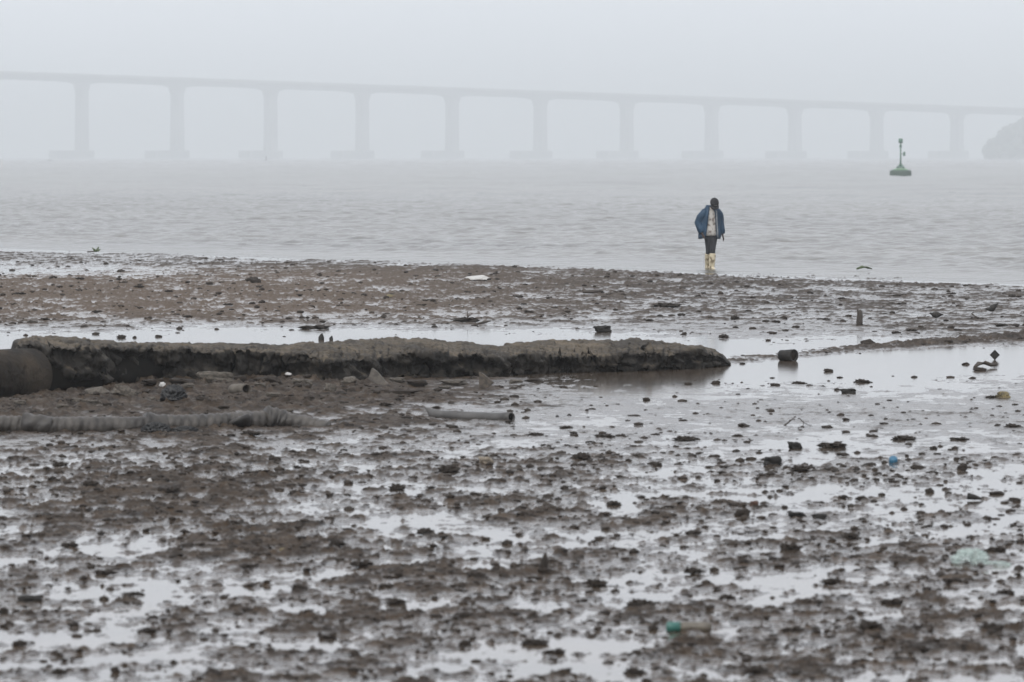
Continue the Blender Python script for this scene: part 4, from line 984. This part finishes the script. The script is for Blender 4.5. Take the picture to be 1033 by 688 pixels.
    loft(bm, [(0, 0, .80), (0, 0, .84), (0, 0, .95), (0, .005, 1.1), (0, .005, 1.25), (0, .0, 1.37), (0, -.005, 1.44), (0, -.01, 1.475)],
         [(.165, .125), (.19, .15), (.175, .135), (.172, .13), (.185, .133), (.175, .115), (.10, .085), (.07, .068)], 32, Y, mod=lambda i, a: 1 + .025 * math.sin(7 * a + i) * (1 if i < 4 else .3))
    link('shirt', bm_mesh(bm, 'shirt'), M['shirt'], root)
    # jacket: an open shell round the back and sides, wider on the left of the picture
    bm = bmesh.new(); rows = []
    for i, (z, rx, ry, oy, al, ar) in enumerate([(.74, .255, .19, .03, .60, .42), (.80, .265, .20, .03, .58, .40), (.92, .26, .195, .03, .52, .38), (1.05, .25, .185, .03, .46, .36), (1.18, .245, .18, .025, .40, .36),
                                                 (1.28, .235, .17, .02, .36, .36), (1.36, .205, .15, .015, .34, .36), (1.43, .145, .12, .01, .34, .36), (1.49, .10, .095, .005, .42, .46), (1.525, .095, .09, .01, .5, .55)]):
        row = []; n = 40
        for j in range(n + 1):
            a = -math.pi / 2 + ar + (2 * math.pi - al - ar) * j / n if False else -math.pi / 2 + ar * 1.0 + (2 * math.pi - (al + ar)) * j / n
            f = 1 + .03 * math.sin(5 * a + i * .9) + .018 * math.sin(11 * a - i * 1.3)
            row.append(bm.verts.new((math.cos(a) * rx * f * 1.06 - .016, oy + math.sin(a) * ry * f, z + .015 * math.sin(3 * a + 1) * (1 if i < 2 else 0))))
        rows.append(row)
    for a, b in zip(rows, rows[1:]):
        for j in range(len(a) - 1): bm.faces.new((a[j], a[j + 1], b[j + 1], b[j]))
    bmesh.ops.recalc_face_normals(bm, faces=bm.faces)
    bmesh.ops.solidify(bm, geom=bm.faces[:], thickness=.014)
    jk = link('jacket', bm_mesh(bm, 'jacket'), M['jacket'], root)
    for sh, el, wr, s in ((shL, elL, wrL, -1), (shR, elR, wrR, 1)):
        bm = bmesh.new(); q = el.lerp(wr, .82)
        loft(bm, [sh + V((-s * .10, .005, .035)), sh + V((-s * .045, .005, -.005)), sh + V((s * .0, .005, -.075)), sh.lerp(el, .5), el, el.lerp(wr, .4), el.lerp(wr, .75), q, el.lerp(wr, .95)], [.065, .09, .105, .105, .10, .092, .082, .068, .058], 20, Y,
             mod=lambda i, a: 1 + .035 * math.sin(4 * a + 1.9 * i) + .03 * math.sin(9 * a - i))
        link('sleeve', bm_mesh(bm, 'sleeve'), M['jacket'], jk)
    bm = bmesh.new(); pts = [(.088, -.135, 1.40), (.092, -.158, 1.25), (.10, -.168, 1.05), (.11, -.175, .85), (.115, -.17, .76)]
    loft(bm, pts, [(.016, .008)] * 5, 8, Y); link('zip_edge', bm_mesh(bm, 'zip_edge'), M['collar'], jk)
    # cap
    bm = bmesh.new(); c = head + tilt @ V((0, .004, .03))
    bmesh.ops.create_uvsphere(bm, u_segments=24, v_segments=14, radius=1, matrix=Matrix.Translation(c) @ tilt.to_4x4() @ Matrix.Diagonal((.104, .124, .118, 1)))
    bmesh.ops.bisect_plane(bm, geom=bm.verts[:] + bm.edges[:] + bm.faces[:], plane_co=c + tilt @ V((0, 0, -.012)), plane_no=tilt @ V((0, 0, -1)), clear_outer=True)
    cp_ = link('cap', bm_mesh(bm, 'cap'), M['cap'], root)
    bm = bmesh.new(); rr = []
    for r_, dz in ((.095, .0), (.145, -.006), (.195, -.02)):
        rr.append([bm.verts.new(c + tilt @ V((math.sin(a) * min(r_, .108), -math.cos(a) * r_ * (1 if r_ < .1 else 1), -.008 + dz - .02 * abs(math.sin(a))))) for a in np.linspace(-1.15, 1.15, 15)])
    for a, b in zip(rr, rr[1:]):
        for j in range(14): bm.faces.new((a[j], a[j + 1], b[j + 1], b[j]))
    bmesh.ops.recalc_face_normals(bm, faces=bm.faces); bmesh.ops.solidify(bm, geom=bm.faces[:], thickness=.006)
    link('brim', bm_mesh(bm, 'brim'), M['cap'], cp_)
    bm = bmesh.new(); bmesh.ops.create_grid(bm, x_segments=6, y_segments=3, size=1)
    for v in bm.verts:
        a = v.co.x * .42; v.co = c + tilt @ V((math.sin(a) * .105, -math.cos(a) * .1235, .028 + v.co.y * .016))
    link('badge', bm_mesh(bm, 'badge'), M['cap_print'], cp_)
build_person()

for (mk, d, _n), L_ in LUMPS.items():
    L_.sort(key=lambda q: q[0])
    for i, (_, o, sz) in enumerate(L_):
        o['label'] = '%s %s %s' % (sz, d, mk) + ('' if len(L_) == 1 else ', ' + ('closest', 'second', 'third', 'fourth', 'fifth', 'sixth', 'seventh', 'eighth', 'ninth')[i] + (' to it' if i == 0 else ' closest'))

# ------------------------------------------------------------------ crumbs of mud strewn everywhere, nobody could count them
def build_crumbs():
    r = np.random.default_rng(5); shapes = []
    for s in range(6):
        ico = bmesh.new(); bmesh.ops.create_icosphere(ico, subdivisions=1, radius=1)
        c = np.array([v.co for v in ico.verts]); fc = np.array([[v.index for v in f.verts] for f in ico.faces]); ico.free()
        shapes.append(c * (1 + .55 * fbm3(c + s * 9.7, 1.4, 2))[:, None])
    N = 60000
    v = 250 + (692 - 250) * r.random(N) ** .85; u = r.uniform(-160, 1190, N)
    D = F * CAMZ / (v - HOR); x = (u - W / 2) / F * D; y = D + r.uniform(-.5, .5, N) * D * D / (F * CAMZ)
    z, uu, vv, A, patch = mud(x, y, True)
    dens = np.clip(A / .03, 0, 1) * (.025 + .975 * patch ** 1.5) * (z > -.006) * (shore_dist(x, y) < -1)
    keep = np.where(r.random(N) < dens * .62)[0][:14000]
    Vs, Fs = [], []
    for j, i in enumerate(keep):
        k = D[i] / F; sz = k * (1.0 + 2.9 * r.random() ** 3.0) * (.35 + .65 * min(1, 50 / D[i])); c = shapes[r.integers(6)]
        a = r.random() * 6.283; R = np.array([[math.cos(a), -math.sin(a), 0], [math.sin(a), math.cos(a), 0], [0, 0, 1]])
        Vs.append((c * sz * np.array([1.0, 1.0, 1.0])) @ R.T * np.array([1.6, 1.2, r.uniform(.45, .85)]) + np.array([x[i], y[i], max(z[i], 0) + sz * .1])); Fs.append(fc + len(c) * j)
    me = mesh_np('mud_crumbs', np.concatenate(Vs), np.concatenate(Fs))
    tag(link('mud_crumbs', me, M['clod']), 'small crumbs of wet mud strewn over the flat', 'mud', kind='stuff')
    print('crumbs', len(keep))
build_crumbs()
# ------------------------------------------------------------------ the misty air
def build_haze():
    bm = bmesh.new(); box(bm, (-4400, -420, -3), (4400, 15200, 135))
    me = bm_mesh(bm, 'haze', False)
    m = bpy.data.materials.new('mist'); m.use_nodes = True; n = m.node_tree.nodes; n.clear()
    o = n.new('ShaderNodeOutputMaterial'); v = n.new('ShaderNodeVolumePrincipled')
    v.inputs['Density'].default_value = 0.00034; v.inputs['Color'].default_value = (0.955, 0.985, 1.0, 1)
    v.inputs['Anisotropy'].default_value = 0.3
    m.node_tree.links.new(v.outputs[0], o.inputs['Volume'])
    tag(link('haze', me, m), kind='stuff')
build_haze()
